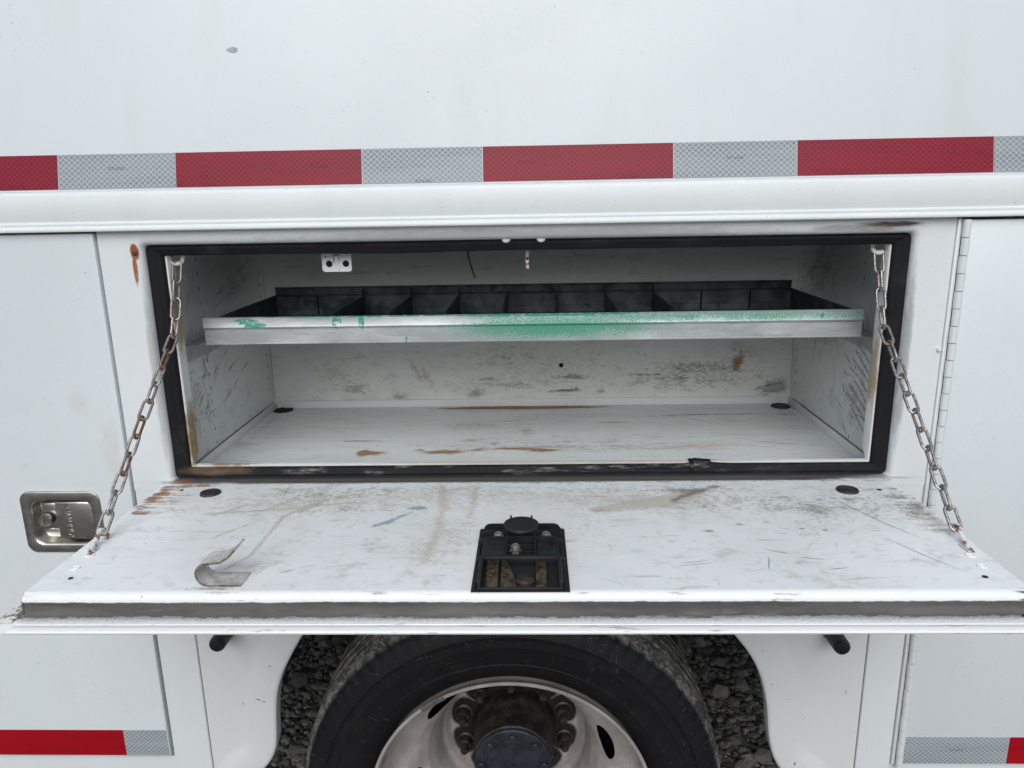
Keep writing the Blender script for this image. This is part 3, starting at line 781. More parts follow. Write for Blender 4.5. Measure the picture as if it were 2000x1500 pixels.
def side_strips(arcs):
    r = random.Random(21 + arcs); out = []
    if not arcs:
        for (p, a, L, w) in (((.20, -.205), .26, .22, .0016), ((.24, -.215), .23, .20, .0012), ((.30, -.17), .22, .16, .0011), ((.33, -.20), .2, .15, .0010), ((.22, -.245), .25, .10, .0010),
                             ((.20, -.335), .42, .26, .0016), ((.27, -.342), .34, .20, .0020), ((.30, -.335), .34, .16, .0014), ((.235, -.395), .36, .26, .0017), ((.28, -.39), .33, .2, .0010), ((.22, -.44), .35, .16, .0009),
                             ((.163, -.285), -1.25, .085, .0022), ((.155, -.33), -1.2, .06, .0014), ((.150, -.165), -2.1, .05, .0017), ((.17, -.13), -1.9, .06, .0011), ((.17, -.30), .36, .08, .0011)):
            n = max(1, int(L / .05))
            for q in range(n):     # broken into dashes
                if r.random() < .18: continue
                out.append(((p[0] + math.cos(a) * L * q / n, p[1] + math.sin(a) * L * q / n + r.gauss(0, .0006)), a + r.gauss(0, .03), L / n * r.uniform(.6, 1.05), w * r.uniform(.6, 1.1), 0, 1))
        for _ in range(40): out.append(((r.gauss(.14, .02), r.uniform(-.44, -.24)), r.uniform(-.2, 1.2), r.uniform(.01, .035), r.uniform(.0006, .0012), r.gauss(0, 1), 1 if r.random() < .6 else 2))
    else:
        for _ in range(36): out.append(((r.uniform(.10, .22), r.uniform(-.46, -.25)), r.uniform(.1, .8), r.uniform(.02, .05), r.uniform(.0006, .0015), r.gauss(0, .6), 1 if r.random() < .4 else 2))
        for _ in range(26): out.append(((r.uniform(.25, .46), r.uniform(-.33, -.26)), -PI / 2 + r.gauss(0, .08), r.uniform(.015, .05), r.uniform(.0007, .0014), 0, 1 if r.random() < .4 else 2))
    out.append(((.045, upz + .0006), 0, .455, .0030, 0, 1)); out.append(((.5085, -.46), PI / 2, .35, .0016, 0, 2))
    return out
def side_wall(x, sgn, arcs):
    o = sheet("side_wall", 150, 130, .04, BY, FLZ, CZ, lambda a, b: (x, a, b), p_side(3, arcs), [M['side'], M['scratch'], M['scratch_soft'], M['hole']], truck, side_strips(arcs), Vector((.0004 * sgn, 0, 0)))
    for (yc, n) in ((.185, 14), (.482, 13)):
        for k in range(n):
            z = -.118 - k * .0262
            if z < -.462: continue
            mb = MB(); mb.lathe([(.0046, .0006), (.0040, .0011), (.0033, .0006), (.0031, -.003)], (0, 0, 0), 10); 
            mb.disc((0, .0002, 0), .0034, 'y', 10, 1)
            mb.v = [(x + sgn * v[1], yc + v[0] * .8, z + v[2] * 1.25) for v in mb.v]
            mb.build("shelf_hole", [M['inner'], M['hole']], o, smooth=None)
    return o
wall_l = side_wall(WX0, 1, 0); wall_r = side_wall(WX1, -1, 1)
mb = MB(); mb.box(WX0 - .01, WX1 + .01, .036, BY + .01, CZ, CZ + .012); mb.build("ceiling_panel", simple("bounce-cutting grey ceiling", (0.16, 0.17, 0.17), .6), truck, smooth=None)  # unseen ceiling coloured dark to cut bounce onto the upper back wall
def shelf_bracket(x, sgn, parent):
    mb = MB()
    mb.box(*(sorted((x + sgn * .0008, x + sgn * .0026))), .100, .46, -.288, -.258)
    mb.box(*(sorted((x + sgn * .0026, x + sgn * .026))), .100, .46, -.2596, -.2580)
    o = mb.build("shelf_bracket", M['bracket'], parent, smooth=None)
    return o
shelf_bracket(WX0, 1, wall_l); shelf_bracket(WX1, -1, wall_r)
# chain eye hooks high on the side walls
def eye_hook(x, sgn, parent):
    mb = MB(); c = Vector((x, .034, -.1045))
    pts = [(x - sgn * .016, .062, -.080), (x - sgn * .0115, .046, -.090), (x - sgn * .0105, .038, -.098)]
    for k in range(9):
        a = math.radians(180 + 25 * k)
        pts.append((c.x + sgn * .0100 * math.cos(a), c.y, c.z + .0100 * math.sin(a)))
    mb.tube(pts, .0033, 8); return mb.build("eye_hook", M['chipped'], parent)
eye_hook(.1490, 1, wall_l); eye_hook(1.2355, -1, wall_r)
# hanging plate with two holes, the striker tab and a loose tie end
mb = MB()
pl = offset_loop(.3735, .4205, -.1320, -.070, .005, 0, 4)
mb.loft([[(x, .050, z) for x, z in pl], [(x, .0516, z) for x, z in pl]], True, True, True)
for x in (.3850, .4115): mb.disc((x, .0497, -.1195), .0052, 'y', 18, 1)
for (a, b, c, d) in ((.392, .3935, -.1175, -.106), (.3925, .402, -.1065, -.105), (.4005, .4015, -.116, -.106), (.379, .3815, -.1095, -.107), (.400, .4008, -.131, -.128)):
    mb.quad((a, .0497, c), (b, .0497, c), (b, .0497, d), (a, .0497, d), 2)
mb.build("mounting_plate", [M['rail'], M['hole'], M['scratch']], truck, smooth=30)
mb = MB(); mb.box(.6960, .7015, .046, .0485, -.1315, -.070, bev=.0009); mb.lathe([(.0001, -.0012), (.0022, -.001), (.0026, .0004)], (.6988, .046, -.1155), 12, mi=1); mb.build("striker_tab", [M['chipped'], M['lug']], truck)
mb = MB(); mb.tube([(.580, .30, -.075), (.5815, .30, -.110), (.5860, .30, -.135), (.5905, .30, -.152), (.5965, .30, -.171)], .0021, 6); mb.build("cable_tie", simple("tan nylon tie", (0.30, 0.27, 0.22), .5), truck)

# ------------------------------------------------------------------ drop-down door
PX0, PX1, PZ = .0995, 1.2735, -.468
def p_pan(P):
    r = np.zeros(len(P)); g = r.copy(); b = r.copy(); t = r.copy()
    r += streaks(P, .100, .180, -.125, -.010, 40, .0026, 1.4, 0, 5) + blob(P, (.110, -.055), (.014, .045), .42)
    r += streaks(P, .11, .145, -.17, -.09, 9, .0016, .7, 0, 6)
    r += blob(P, (.16, -.010), (.05, .006), .8) + blob(P, (.9, -.105), (.010, .004), .7) + blob(P, (.80, -.12), (.010, .008), .5) + blob(P, (.29, -.20), (.01, .006), .5)
    g += streaks(P, 1.272, 1.215, -.135, -.030, 16, .0024, .95, 0, 7) + blob(P, (1.262, -.12), (.03, .06), .25)
    b += streaks(P, 1.272, 1.21, -.20, -.06, 16, .0035, 1.0, 0, 8) + blob(P, (1.25, -.16), (.03, .04), .45)
    b += stroke(P, [(.3675, -.097), (.3406, -.134), (.3379, -.2017), (.3373, -.2575), (.3186, -.2945)], .0036, .95)
    b += stroke(P, [(.22, -.125), (.2922, -.1148), (.3648, -.1007)], .0032, .75) + stroke(P, [(.365, -.100), (.43, -.085)], .003, .6)
    b += stroke(P, [(.27, -.09), (.235, -.13)], .004, .7) + stroke(P, [(.34, -.07), (.30, -.115)], .004, .6) + stroke(P, [(.30, -.16), (.265, -.205)], .004, .6) + stroke(P, [(.36, -.12), (.385, -.075)], .004, .6)
    t += stroke(P, [(.48, -.172), (.5075, -.143), (.537, -.106)], .0065, .95) * (.35 + .9 * vnoise(P, 60, 3)) + blob(P, (.53, -.108), (.022, .006), .8) + blob(P, (.495, -.16), (.02, .006), .5) + blob(P, (.43, -.185), (.02, .004), .4)
    b += stroke(P, [(.5563, -.0112), (.5718, -.1037), (.5712, -.2072), (.5665, -.2733)], .0075, .52) + stroke(P, [(.6142, -.012), (.6154, -.104), (.6109, -.141)], .006, .48) + blob(P, (.60, -.20), (.05, .06), .3)
    b += stroke(P, [(.80, -.12), (.85, -.10), (.95, -.055)], .012, .7) + blob(P, (.89, -.10), (.05, .016), .65) + blob(P, (.94, -.07), (.05, .014), .5, .6) + blob(P, (.28, -.1), (.14, .07), .26)
    g += stroke(P, [(.915, -.085), (.955, -.050), (.99, -.030)], .006, .75) + blob(P, (.93, -.045), (.05, .008), .45)
    g += blob(P, (.155, -.115), (.022, .010), .6, .3) + blob(P, (.43, -.115), (.05, .01), .3) + blob(P, (1.1145, -.125), (.018, .022), .55) + blob(P, (1.075, -.115), (.022, .012), .4)
    b += blob(P, (.60, -.055), (.30, .045), .42) + blob(P, (.92, -.085), (.20, .05), .42) + blob(P, (.42, -.09), (.18, .06), .34) + blob(P, (.57, -.25), (.06, .08), .34) + blob(P, (.80, -.20), (.10, .10), .22)
    g += blob(P, (1.03, -.10), (.20, .07), .30) + blob(P, (.68, -.03), (.50, .03), .24) + blob(P, (.36, -.07), (.12, .05), .26) + blob(P, (1.20, -.10), (.06, .08), .26) + blob(P, (.77, -.17), (.04, .05), .22) + blob(P, (.60, -.17), (.04, .05), .22)
    for (c, rr) in (((1.1516, -.0796), (.005, .0018)), ((1.1726, -.0838), (.006, .0026)), ((.9434, -.1906), (.006, .003)), ((.99, -.17), (.004, .002)), ((1.07, -.185), (.004, .002)), ((1.10, -.19), (.005, .002)), ((1.08, -.075), (.01, .0018)), ((1.13, -.085), (.004, .002))):
        g += blob(P, c, rr, 1.3)
    g += blob(P, (.68, -.004), (.7, .006), .75) * (.4 + vnoise(P, 22, 9))
    g += blob(P, (.68, -.350), (.7, .003), .5) * (.2 + 1.0 * vnoise(P, 50, 2)) + blob(P, (.32, -.342), (.035, .004), .8)
    return r, g, b, t
st = rnd_strips(95, .12, 1.26, -.34, -.01, .35, .55, (.008, .055), (.0005, .0011), .72, .7, 31)
st += rnd_strips(46, 1.05, 1.16, -.17, -.08, .8, 1.1, (.005, .018), (.0006, .0013), .35, 2.0, 32)
st += rnd_strips(30, 1.0, 1.13, -.20, -.15, .3, .9, (.006, .03), (.0005, .0011), .35, 1.5, 33)
st += rnd_strips(34, .22, .46, -.15, -.04, .3, .8, (.006, .03), (.0005, .0011), .4, 1.5, 36)
st += rnd_strips(26, .14, .20, -.22, -.10, .3, .7, (.01, .03), (.0005, .0010), .45, 1.0, 35)
for (p, a, L, w) in (((1.00, -.245), -.5, .035, .0012), ((1.04, -.268), -.3, .03, .0012), ((1.15, -.07), -1.25, .16, .0012), ((1.17, -.215), -1.15, .10, .0010), ((.88, -.29), .1, .05, .0008), ((.885, -.283), .12, .04, .0009), ((.99, -.30), 1.2, .035, .0010), ((1.06, -.30), .1, .03, .0012), ((.39, -.305), .45, .02, .0014)):
    st.append((p, a, L, w, .2, 1))
pan = sheet("drop_down_door", 392, 120, PX0, PX1, -.345, -.003, lambda a, b: (a, b, PZ), p_pan, [M['pan'], M['scratch'], M['scratch_soft']], truck, st, Vector((0, 0, .0003)))
# folded edges, outer skin and hemmed lip (one moulding)
def lip_mat():
    m = white_paint("door edge paint", (0.87, 0.88, 0.89), .33, .7, .0)
    c0 = m.b.inputs["Base Color"].links[0].from_socket
    xyz = m.sep(); z = xyz[2]; y = xyz[1]
    n = m.noise(22, 6, .68, m.vec((.35, 1, 2))); nf = m.noise(190, 4, .7, m.vec((.4, 1, 1)))
    zz = m.add(z, m.mul(m.add(n, -.5), .0050))
    zz = m.add(zz, m.mul(m.add(nf, -.5), .0035))
    band = m.mul(m.step(zz, -.4772, -.4790), m.step(zz, -.4958, -.4943))
    ng = m.noise(420, 4, .75, m.vec((.6, 1, 1), loc=(3, 3, 3)))
    smear = m.mul(m.step(m.add(m.add(y, m.mul(m.add(n, -.5), .006)), m.mul(m.add(ng, -.5), .017)), -.3735, -.3590), m.step(z, -.480, -.486))
    band = m.mul(band, m.step(y, -.3665, -.3625))
    f = m.mx(band, m.mul(smear, .8))
    col = m.mix(m.mul(f, .97), c0, m.mix(m.step(n, .3, .7), (0.050, 0.044, 0.040), (0.11, 0.10, 0.09)))
    sc = m.mul(m.step(m.noise(130, 4, .7, m.vec((.12, 1, 1.5))), .60, .67), m.step(z, -.4665, -.4688))
    col = m.mix(m.mul(sc, .55), col, (0.2, 0.19, 0.18))
    m.set("Base Color", col); m.set("Roughness", m.mixf(f, .33, .8)); return m
M['lip'] = lip_mat()
mb = MB()
prof = [(-.345, PZ), (-.3495, PZ + .0002), (-.3530, PZ - .0018), (-.3556, PZ - .0055), (-.3560, PZ - .0095), (-.3545, PZ - .0145), (-.3545, PZ - .0200), (-.3565, PZ - .0245), (-.3610, PZ - .0268),
        (-.3690, PZ - .0275), (-.3745, PZ - .0275), (-.3752, PZ - .0283), (-.3765, PZ - .0275), (-.3845, PZ - .0270), (-.3880, PZ - .0278), (-.3890, PZ - .0300), (-.3880, PZ - .0322), (-.384, PZ - .0330), (-.010, PZ - .0330)]
mb.loft([[(x, y, z) for y, z in prof] for x in np.linspace(PX0, PX1, 41)], closed=False)
# side flanges of the outer skin with their rounded pan sides
for (x, s_) in ((PX0, -1), (PX1, 1)):
    side = [(x, PZ), (x + s_ * .0028, PZ - .0018), (x + s_ * .0035, PZ - .005), (x + s_ * .0030, PZ - .021), (x + s_ * .006, PZ - .0262), (x + s_ * .012, PZ - .0272), (x + s_ * .0215, PZ - .0272), (x + s_ * .0235, PZ - .030), (x + s_ * .0215, PZ - .033), (x, PZ - .033)]
    mb.loft([[(a, y, b) for a, b in side] for y in (-.003, -.345)], closed=False)
    corner = [(x, -.345, PZ), (x + s_ * .0035, -.345, PZ - .005), (x + s_ * .003, -.345, PZ - .021), (x + s_ * .012, -.345, PZ - .0272), (x + s_ * .0235, -.345, PZ - .030)]
    fr = [(x, -.3530, PZ - .0018), (x, -.3560, PZ - .0095), (x, -.3545, PZ - .0200), (x, -.3610, PZ - .0268), (x, -.3890, PZ - .0300)]
    mid = [(x + s_ * .001, -.351, PZ - .001), (x + s_ * .0028, -.3535, PZ - .0075), (x + s_ * .0045, -.3530, PZ - .0215), (x + s_ * .012, -.362, PZ - .0272), (x + s_ * .0235, -.3885, PZ - .0300)]
    mb.loft([corner, mid, fr], closed=False)
    mb.loft([[(x, -.389, PZ - .030), (x, -.384, PZ - .033)], [(x + s_ * .0235, -.3885, PZ - .030), (x + s_ * .021, -.384, PZ - .033)]], closed=False)
mb.build("front_channel", M['lip'], pan, smooth=45)
# rusted corner fold
mb = MB(); mb.box(PX0 - .0245, PX0 - .0055, -.372, -.340, PZ - .0268, PZ - .0258, bev=.0004); mb.build("corner_fold", M['chipped'], pan)
# hinge knuckle strip along the sill
mb = MB(); mb.tube([(PX0 + .002, -.0015, PZ - .0035), (PX1 - .002, -.0015, PZ - .0035)], .0052, 10); mb.build("hinge", M['frame'], pan)
grommet(.1944, -.046, PZ, .0150, pan); grommet(1.1863, -.050, PZ, .0155, pan)
for (x, y) in ((.1231, -.2557), (.1251, -.2905), (1.2511, -.265), (1.2494, -.2931)):
    mb = MB(); mb.lathe([(.0062, .0002), (.0058, .0010), (.0045, .0013), (.0040, .0006), (.0022, .0006), (.0016, .0012), (.0001, .0012)], (x, y, PZ), 20, axis='z'); mb.build("rivet", M['lip'], pan)
for (x, y, r) in ((.1352, -.3167, .0030), (1.2377, -.3195, .0036), (.1421, -.0324, .0030), (1.2349, -.0487, .0036)): 
    mb = MB(); mb.disc((x, y, PZ + .0006), r, 'z', 14); mb.build("drilled_hole", M['hole'], pan, smooth=None)
# chain anchors: bent tab with an open loop
def anchor(x, sgn):
    mb = MB()
    mb.tube([(x + sgn * .004, -.252, PZ + .0005), (x + sgn * .002, -.240, PZ + .003), (x, -.228, PZ + .007), (x - sgn * .001, -.220, PZ + .013), (x - sgn * .001, -.213, PZ + .016), (x + sgn * .001, -.206, PZ + .0135), (x + sgn * .002, -.205, PZ + .007), (x + sgn * .003, -.209, PZ + .002)], [.0042, .0040, .0036, .0034, .0034, .0034, .0034, .0036], 9)
    mb.box(*sorted((x + sgn * .000, x + sgn * .0085)), -.258, -.236, PZ + .0004, PZ + .0022, bev=.0008)
    return mb.build("chain_anchor", M['chipped'], pan)
anchor(.1165, 1); anchor(1.2610, -1)
# bent strap coat hook
mb = MB(); prof = [(.355, .0012)]
for k in range(10):
    a = math.radians(-90 - 20 * k); prof.append((.3165 + .0145 * math.cos(a), .0155 + .0143 * math.sin(a)))
prof += [(.322, .0300), (.333, .0315), (.344, .0385), (.352, .0470)]
th = .0026; outer_ = []
for k, p in enumerate(prof):
    a = Vector(prof[max(0, k - 1)]); b = Vector(prof[min(len(prof) - 1, k + 1)]); t = (b - a).normalized(); outer_.append((p[0] + t.y * th * .5, p[1] - t.x * th * .5, p[0] - t.y * th * .5, p[1] + t.x * th * .5))
loop = [(a, b) for a, b, _, _ in outer_] + [(c, d) for _, _, c, d in outer_][::-1]
y0s, y1s = -.338, -.306
mb.loft([[(x, y0s, PZ + z) for x, z in loop], [(x, y1s, PZ + z) for x, z in loop]], True, False, True)
i0 = mb.addv([(x, y0s - .0001, PZ + z) for x, z in loop])
for k in range(len(prof) - 1): mb.face((i0 + k, i0 + k + 1, i0 + len(loop) - 2 - k, i0 + len(loop) - 1 - k), 1)
mb.build("strap_hook", [simple("scuffed white hook paint", (0.50, 0.50, 0.48), .45, 0, .35, 90), simple("worn brown hook edge", (0.20, 0.155, 0.12), .6, 0, .6, 160)], pan, smooth=30)

# latch housing of black plastic
H = PZ + .0145
mb = MB()
mb.box(.6310, .7465, -.3525, -.185, PZ + .0004, PZ + .0018)
def rrib(y0, y1, x0, x1, z0, z1, r=.010):
    L = offset_loop(x0, x1, z0 - .03, z1, r, 0, 4); L = [(x, max(z, z0)) for x, z in L]
    mb.loft([[(x, y0, z) for x, z in L], [(x, y1, z) for x, z in L]], True, True, True)
rrib(-.1970, -.1945, .6365, .7415, PZ, H)
rrib(-.2160, -.2135, .6345, .7425, PZ, H)
rrib(-.2370, -.2345, .6335, .7430, PZ, H)
rrib(-.2890, -.2865, .6325, .7440, PZ, H)
for x in (.6335, .7405): mb.box(x, x + .0025, -.3500, -.1970, PZ, PZ + .0080)
mb.box(.6685, .6705, -.2870, -.2135, PZ, H - .0006); mb.box(.7060, .7080, -.2870, -.2135, PZ, H - .0006)
mb.box(.6705, .7060, -.2540, -.2520, PZ, H - .003); mb.box(.6705, .7060, -.2710, -.2690, PZ, H - .004)
mb.box(.6390, .6684, -.2862, -.2372, PZ, H - .0008, bev=.0012)
mb.box(.7081, .7360, -.2862, -.2560, PZ, H - .0030, bev=.0012); mb.box(.7081, .7250, -.2560, -.2372, PZ, H - .0055, bev=.0012)
# frame of the latch mouth
for (a, b) in ((.6375, .6430), (.7335, .7390)): mb.box(a, b, -.3505, -.2866, PZ, H - .001, bev=.0018)
mb.box(.6375, .7390, -.2915, -.2866, PZ, H - .0008, bev=.0012); mb.box(.6375, .7390, -.3512, -.3480, PZ, PZ + .005, bev=.001)
mb.quad((.6425, -.348, PZ + .0022), (.7340, -.348, PZ + .0022), (.7340, -.2912, PZ + .0022), (.6425, -.2912, PZ + .0022), 1)  # black sheet painting in the shade deep in the latch mouth
mb.build("latch_housing", [M['plastic'], M['hole']], pan, smooth=35)
mb = MB(); cz = PZ + .0175
mb.lathe([(.0001, .0008), (.020, .0010), (.0235, .0004), (.0242, -.0012), (.0242, -.0030), (.0150, -.0034), (.0150, -.015)], (.6879, -.2030, cz), 40, axis='z')
for a in (.6735, .7020): mb.box(a - .0013, a + .0013, -.1815, -.1765, cz - .003, cz + .001, bev=.0006)
mb.build("latch_cap", M['cap'], pan)
for (x, y, z, r, hh) in ((.6580, -.2260, H - .003, .0058, .004), (.7215, -.2255, H - .003, .0058, .004), (.6815, -.2650, H - .003, .0058, .006)):
    mb = MB(); mb.lathe([(r * 1.35, -.004), (r * 1.35, -.0015), (r * 1.02, -.0012), (r, hh * .7), (r * .82, hh), (r * .6, hh), (r * .5, hh - .001), (.0001, hh - .001)], (x, y, z), 6 if hh > .005 else 18, axis='z'); mb.build("bolt", M['bolt'], pan, smooth=30)
def latch_strip(x0, x1, x1b, bulge, top):
    mb = MB(); rows = []
    for k in range(9):
        t = k / 8; y = -.296 - .050 * t; z = PZ + .003 + top * math.cos(t * PI / 2 * .96) + bulge * math.sin(t * PI)
        rows.append([(x0, y, z), (x1 + (x1b - x1) * t, y, z), (x1 + (x1b - x1) * t, y, z - .002), (x0, y, z - .002)])
    mb.loft(rows, True, True, True); return mb.build("latch_plate", M['brass'], pan)
latch_strip(.6480, .6620, .6620, .002, .0085); latch_strip(.6655, .6710, .6850, .002, .0085); latch_strip(.7070, .7195, .7195, .002, .0085)
mb = MB(); mb.lathe([(.0001, .006), (.010, .0055), (.013, .003), (.0132, -.003)], (.694, -.332, PZ + .003), 20, axis='z'); mb.build("latch_cam", M['hub'], pan)

# ------------------------------------------------------------------ tall cabinet doors either side
def cabinet_door(x0, x1, z0, z1, cut=None):
    mb = MB()
    if cut is None: mb.box(x0, x1, -.0045, .017, z0, z1, bev=.0028)
    else:               # the door skin has a cut-out for the recessed latch
        b = .0028; outer = [[(x, y, z) for x, z in offset_loop(x0, x1, z0, z1, .0035, d, 2)] for d, y in ((0, .017), (0, -.0017), (.0008, -.0037), (.0028, -.0045), (.0040, -.0045))]
        mb.loft(outer)
        inner = [(x, -.0045, z) for x, z in cut]
        mb.loft([[(x, .017, z) for x, z in cut], inner])
        bm = bmesh.new()
        for ring in (inner, outer[-1]):
            vs = [bm.verts.new(p) for p in ring]
            for k in range(len(vs)): bm.edges.new((vs[k], vs[(k + 1) % len(vs)]))
        bmesh.ops.triangle_fill(bm, edges=list(bm.edges), use_beauty=True); mb.bm(bm)
    return mb.build("cabinet_door", M['door'], truck, smooth=40)
LX0, LX1, LZ0, LZ1, LY = -.1455, -.0105, -.5880, -.4785, -.0046
dl = cabinet_door(-.95, .0432, -.9945, -.0640, offset_loop(LX0, LX1, LZ0, LZ1, .017, .006, 6)); dl['label'] = "tall side door with a stainless paddle latch, left of the opening"
dr = cabinet_door(1.3450, 2.25, -1.0040, -.0655); dr['label'] = "tall side door with a long piano hinge, right of the opening"
tape_piece(-.317, -.0374, -.9905, -.9378, -.0046, 'red_deep', dl); tape_piece(-.0368, .0410, -.9907, -.9378, -.0046, 'silver', dl)
for (xa, xb, kd) in ((-.495, -.3176, 'silver'), (-.775, -.4956, 'red_deep')): tape_piece(xa, xb, -.9906, -.9378, -.0046, kd, dl)
for (xa, xb, kd) in ((1.8070, 1.9848, 'silver'), (1.9854, 2.2480, 'red_deep')): tape_piece(xa, xb, -1.0004, -.9468, -.0046, kd, dr)
tape_piece(1.3468, 1.5262, -1.0005, -.9468, -.0046, 'silver', dr); tape_piece(1.5270, 1.8064, -1.0005, -.9468, -.0046, 'red_deep', dr)
lettering("DOT-C2", 1.4373, -.00535, -.9719, .0036, M['ink'], dr, PI, squash=1.25)
# piano hinge: leaf and knuckles
mb = MB(); mb.box(1.3300, 1.3360, -.0030, .0185, -1.005, -.0640, bev=.001); mb.lathe([(.0001, -.0035), (.003, -.003), (.004, -.001), (.0042, .001)], (1.3255, -.001, -.2587), 12); mb.build("hinge_leaf", M['frame'], dr)
zk = -.0645; k = 0; hk = None
while zk > -1.003:
    L = .0262 if k else .0243
    if hk is None:
        mb = MB(); mb.tube([(0, 0, -.00055), (0, 0, -.0257)], .0058, 12); hk = mb.build("hinge_knuckle", M['frame'], dr); first = hk.data
        o = hk
    else:
        o = hk.copy(); COL.objects.link(o); o.parent = dr
    o.location = Vector((1.3405 + (.0006 if k % 2 else 0), -.0070, zk)) - world_loc(dr)
    zk -= .0262; k += 1
mb = MB(); mb.tube([(1.3405, -.0070, -1.004), (1.3405, -.0070, -.064)], .0044, 8); mb.build("hinge_pin", M['hub'], dr)

# paddle latch on the left door
mb = MB()
sw = [(.0, .0, .017), (.0005, -.0022, .017), (.002, -.0030, .017), (.0135, -.0032, .017), (.0155, -.0022, .016), (.0175, .0030, .015), (.0195, .0160, .013), (.0225, .0185, .010)]
rings = [[(x, LY + y, z) for x, z in offset_loop(LX0, LX1, LZ0, LZ1, r + d, d, 6)] for d, y, r in sw]
mb.loft(rings, True, False, True)
mb.box(-.1175, -.0830, LY + .0075, LY + .0184, -.5520, -.5020, bev=.004)
mb.build("latch_tray", M['stainless'], dl, smooth=50)
mb = MB(); mb.box(-.0895, -.0265, LY + .0005, LY + .0058, -.5655, -.4985, bev=.0022)
mb.box(-.0815, -.0260, LY - .0012, LY + .0004, -.5640, -.5000, bev=.0007)
mb.build("latch_handle", M['stainless'], dl, smooth=50)
mb = MB(); mb.lathe([(.0105, .0184), (.0105, .0080), (.0098, .0030)], (-.1062, LY, -.5290), 28, mi=1)
mb.lathe([(.0098, .0030), (.0100, -.0040), (.0094, -.0052), (.0088, -.0050), (.0001, -.0050)], (-.1072, LY, -.5295), 28)
mb.box(-.1077, -.1067, LY - .00535, LY - .0048, -.5345, -.5245, 1); mb.build("lock_cylinder", [M['lock'], M['hub']], dl)
lettering("KNAPHEIDE", -.0690, LY - .0013, -.5320, .0098, M['stainless'], dl, PI / 2, depth=.0006, squash=.86)

# ------------------------------------------------------------------ fender panel with the wheel arch
AL = [(.5000, -.585), (.4300, -.620), (.3700, -.668), (.3083, -.7408), (.2832, -.7827), (.2620, -.8234), (.2491, -.8620), (.2430, -.9129), (.2405, -.9560), (.2360, -.9790), (.2262, -1.0012), (.2111, -1.0205), (.1900, -1.0330)]
AR = [(.8500, -.585), (.9200, -.622), (.9800, -.672), (1.0367, -.7415), (1.0664, -.7788), (1.0860, -.8146), (1.0968, -.8488), (1.1056, -.8897), (1.1092, -.9312), (1.1150, -.9650), (1.1240, -.9950), (1.1390, -1.0190), (1.1580, -1.0330)]
arch = [(.152, -1.150), (.160, -1.090), (.174, -1.052)] + AL[::-1] + [(.58, -.565), (.675, -.558), (.77, -.565)] + AR + [(1.176, -1.052), (1.190, -1.090), (1.198, -1.150)]
def smooth_poly(P, n=3):
    for _ in range(n):
        Q = [P[0]]
        for a, b in zip(P[:-1], P[1:]): Q += [(a[0] * .75 + b[0] * .25, a[1] * .75 + b[1] * .25), (a[0] * .25 + b[0] * .75, a[1] * .25 + b[1] * .75)]
        P = Q + [P[-1]]
    return P
arch = smooth_poly(arch, 2)
def offset_poly(P, d):
    out = []
    for k in range(len(P)):
        a = Vector(P[max(0, k - 1)]); b = Vector(P[min(len(P) - 1, k + 1)]); t = (b - a).normalized(); out.append((P[k][0] - t.y * d, P[k][1] + t.x * d))
    return out
FPX0, FPX1, FPZ0, FPZ1 = .1180, 1.2655, -1.120, -.505
mb = MB()
flare = [(.004, .024), (.0008, .020), (-.0002, .004), (.0006, -.0035), (.0030, -.0062), (.0060, -.0070), (.036, -.0072), (.045, -.0052), (.055, -.0022), (.0620, -.0010), (.0634, -.0010)]
rings = []
for d, y in flare:
    L = offset_poly(arch, d)
    L = [(min(max(x, FPX0 + .0005), FPX1 - .0005), max(z, FPZ0)) for x, z in L]
    rings.append([(x, y, z) for x, z in L])
mb.loft(rings, closed=False)
last = rings[-1]
bm = bmesh.new()
pts = [(FPX0, -.001, FPZ1)] + [(FPX0, -.001, FPZ0)] + [(max(p[0], FPX0 + .0006), -.001, p[2]) for p in last if p[2] > FPZ0 + .001] + [(FPX1, -.001, FPZ0), (FPX1, -.001, FPZ1)]
vs = [bm.verts.new(p) for p in pts]
for k in range(len(vs)): bm.edges.new((vs[k], vs[(k + 1) % len(vs)]))
bmesh.ops.triangle_fill(bm, edges=list(bm.edges), use_beauty=True)
mb.bm(bm)
for x in (FPX0, FPX1): mb.quad((x, -.001, FPZ0), (x, .02, FPZ0), (x, .02, FPZ1), (x, -.001, FPZ1))
mb.quad((FPX0, -.001, FPZ1), (FPX1, -.001, FPZ1), (FPX1, .02, FPZ1), (FPX0, .02, FPZ1))
for (x, z, a, L, w) in ((.217, -.872, -.3, .012, .0022), (.226, -.876, .1, .006, .0024), (.188, -.88, 1.0, .006, .0016), (.243, -.805, .5, .006, .002), (1.16, -1.0, 1.4, .008, .003), (1.236, -.855, 1.3, .010, .0012), (1.09, -.775, 1.1, .007, .001), (1.11, -.84, .2, .004, .002), (1.14, -.87, 0, .006, .0008), (1.17, -.905, .8, .004, .001)):
    c_, s_ = math.cos(a), math.sin(a)
    mb.quad(*[(x + c_ * u * L / 2 - s_ * v * w / 2, -.0079, z + s_ * u * L / 2 + c_ * v * w / 2) for u, v in ((-1, 0), (0, -1), (1, 0), (0, 1))], 1)
fender = mb.build("fender_panel", [M['fender'], M['scratch']], truck, smooth=35, fix=True)
def bumper(x, z):
    mb = MB(); mb.lathe([(.0001, -.056), (.0035, -.0558), (.0040, -.0548), (.0100, -.0540), (.0128, -.0510), (.0136, -.0460), (.0140, -.0100), (.0150, -.0060), (.0150, .002)], (x, 0, z), 24)
    mb.build("rubber_bumper", M['plastic'], fender)
bumper(.1755, -.7350); bumper(1.2030, -.7405)

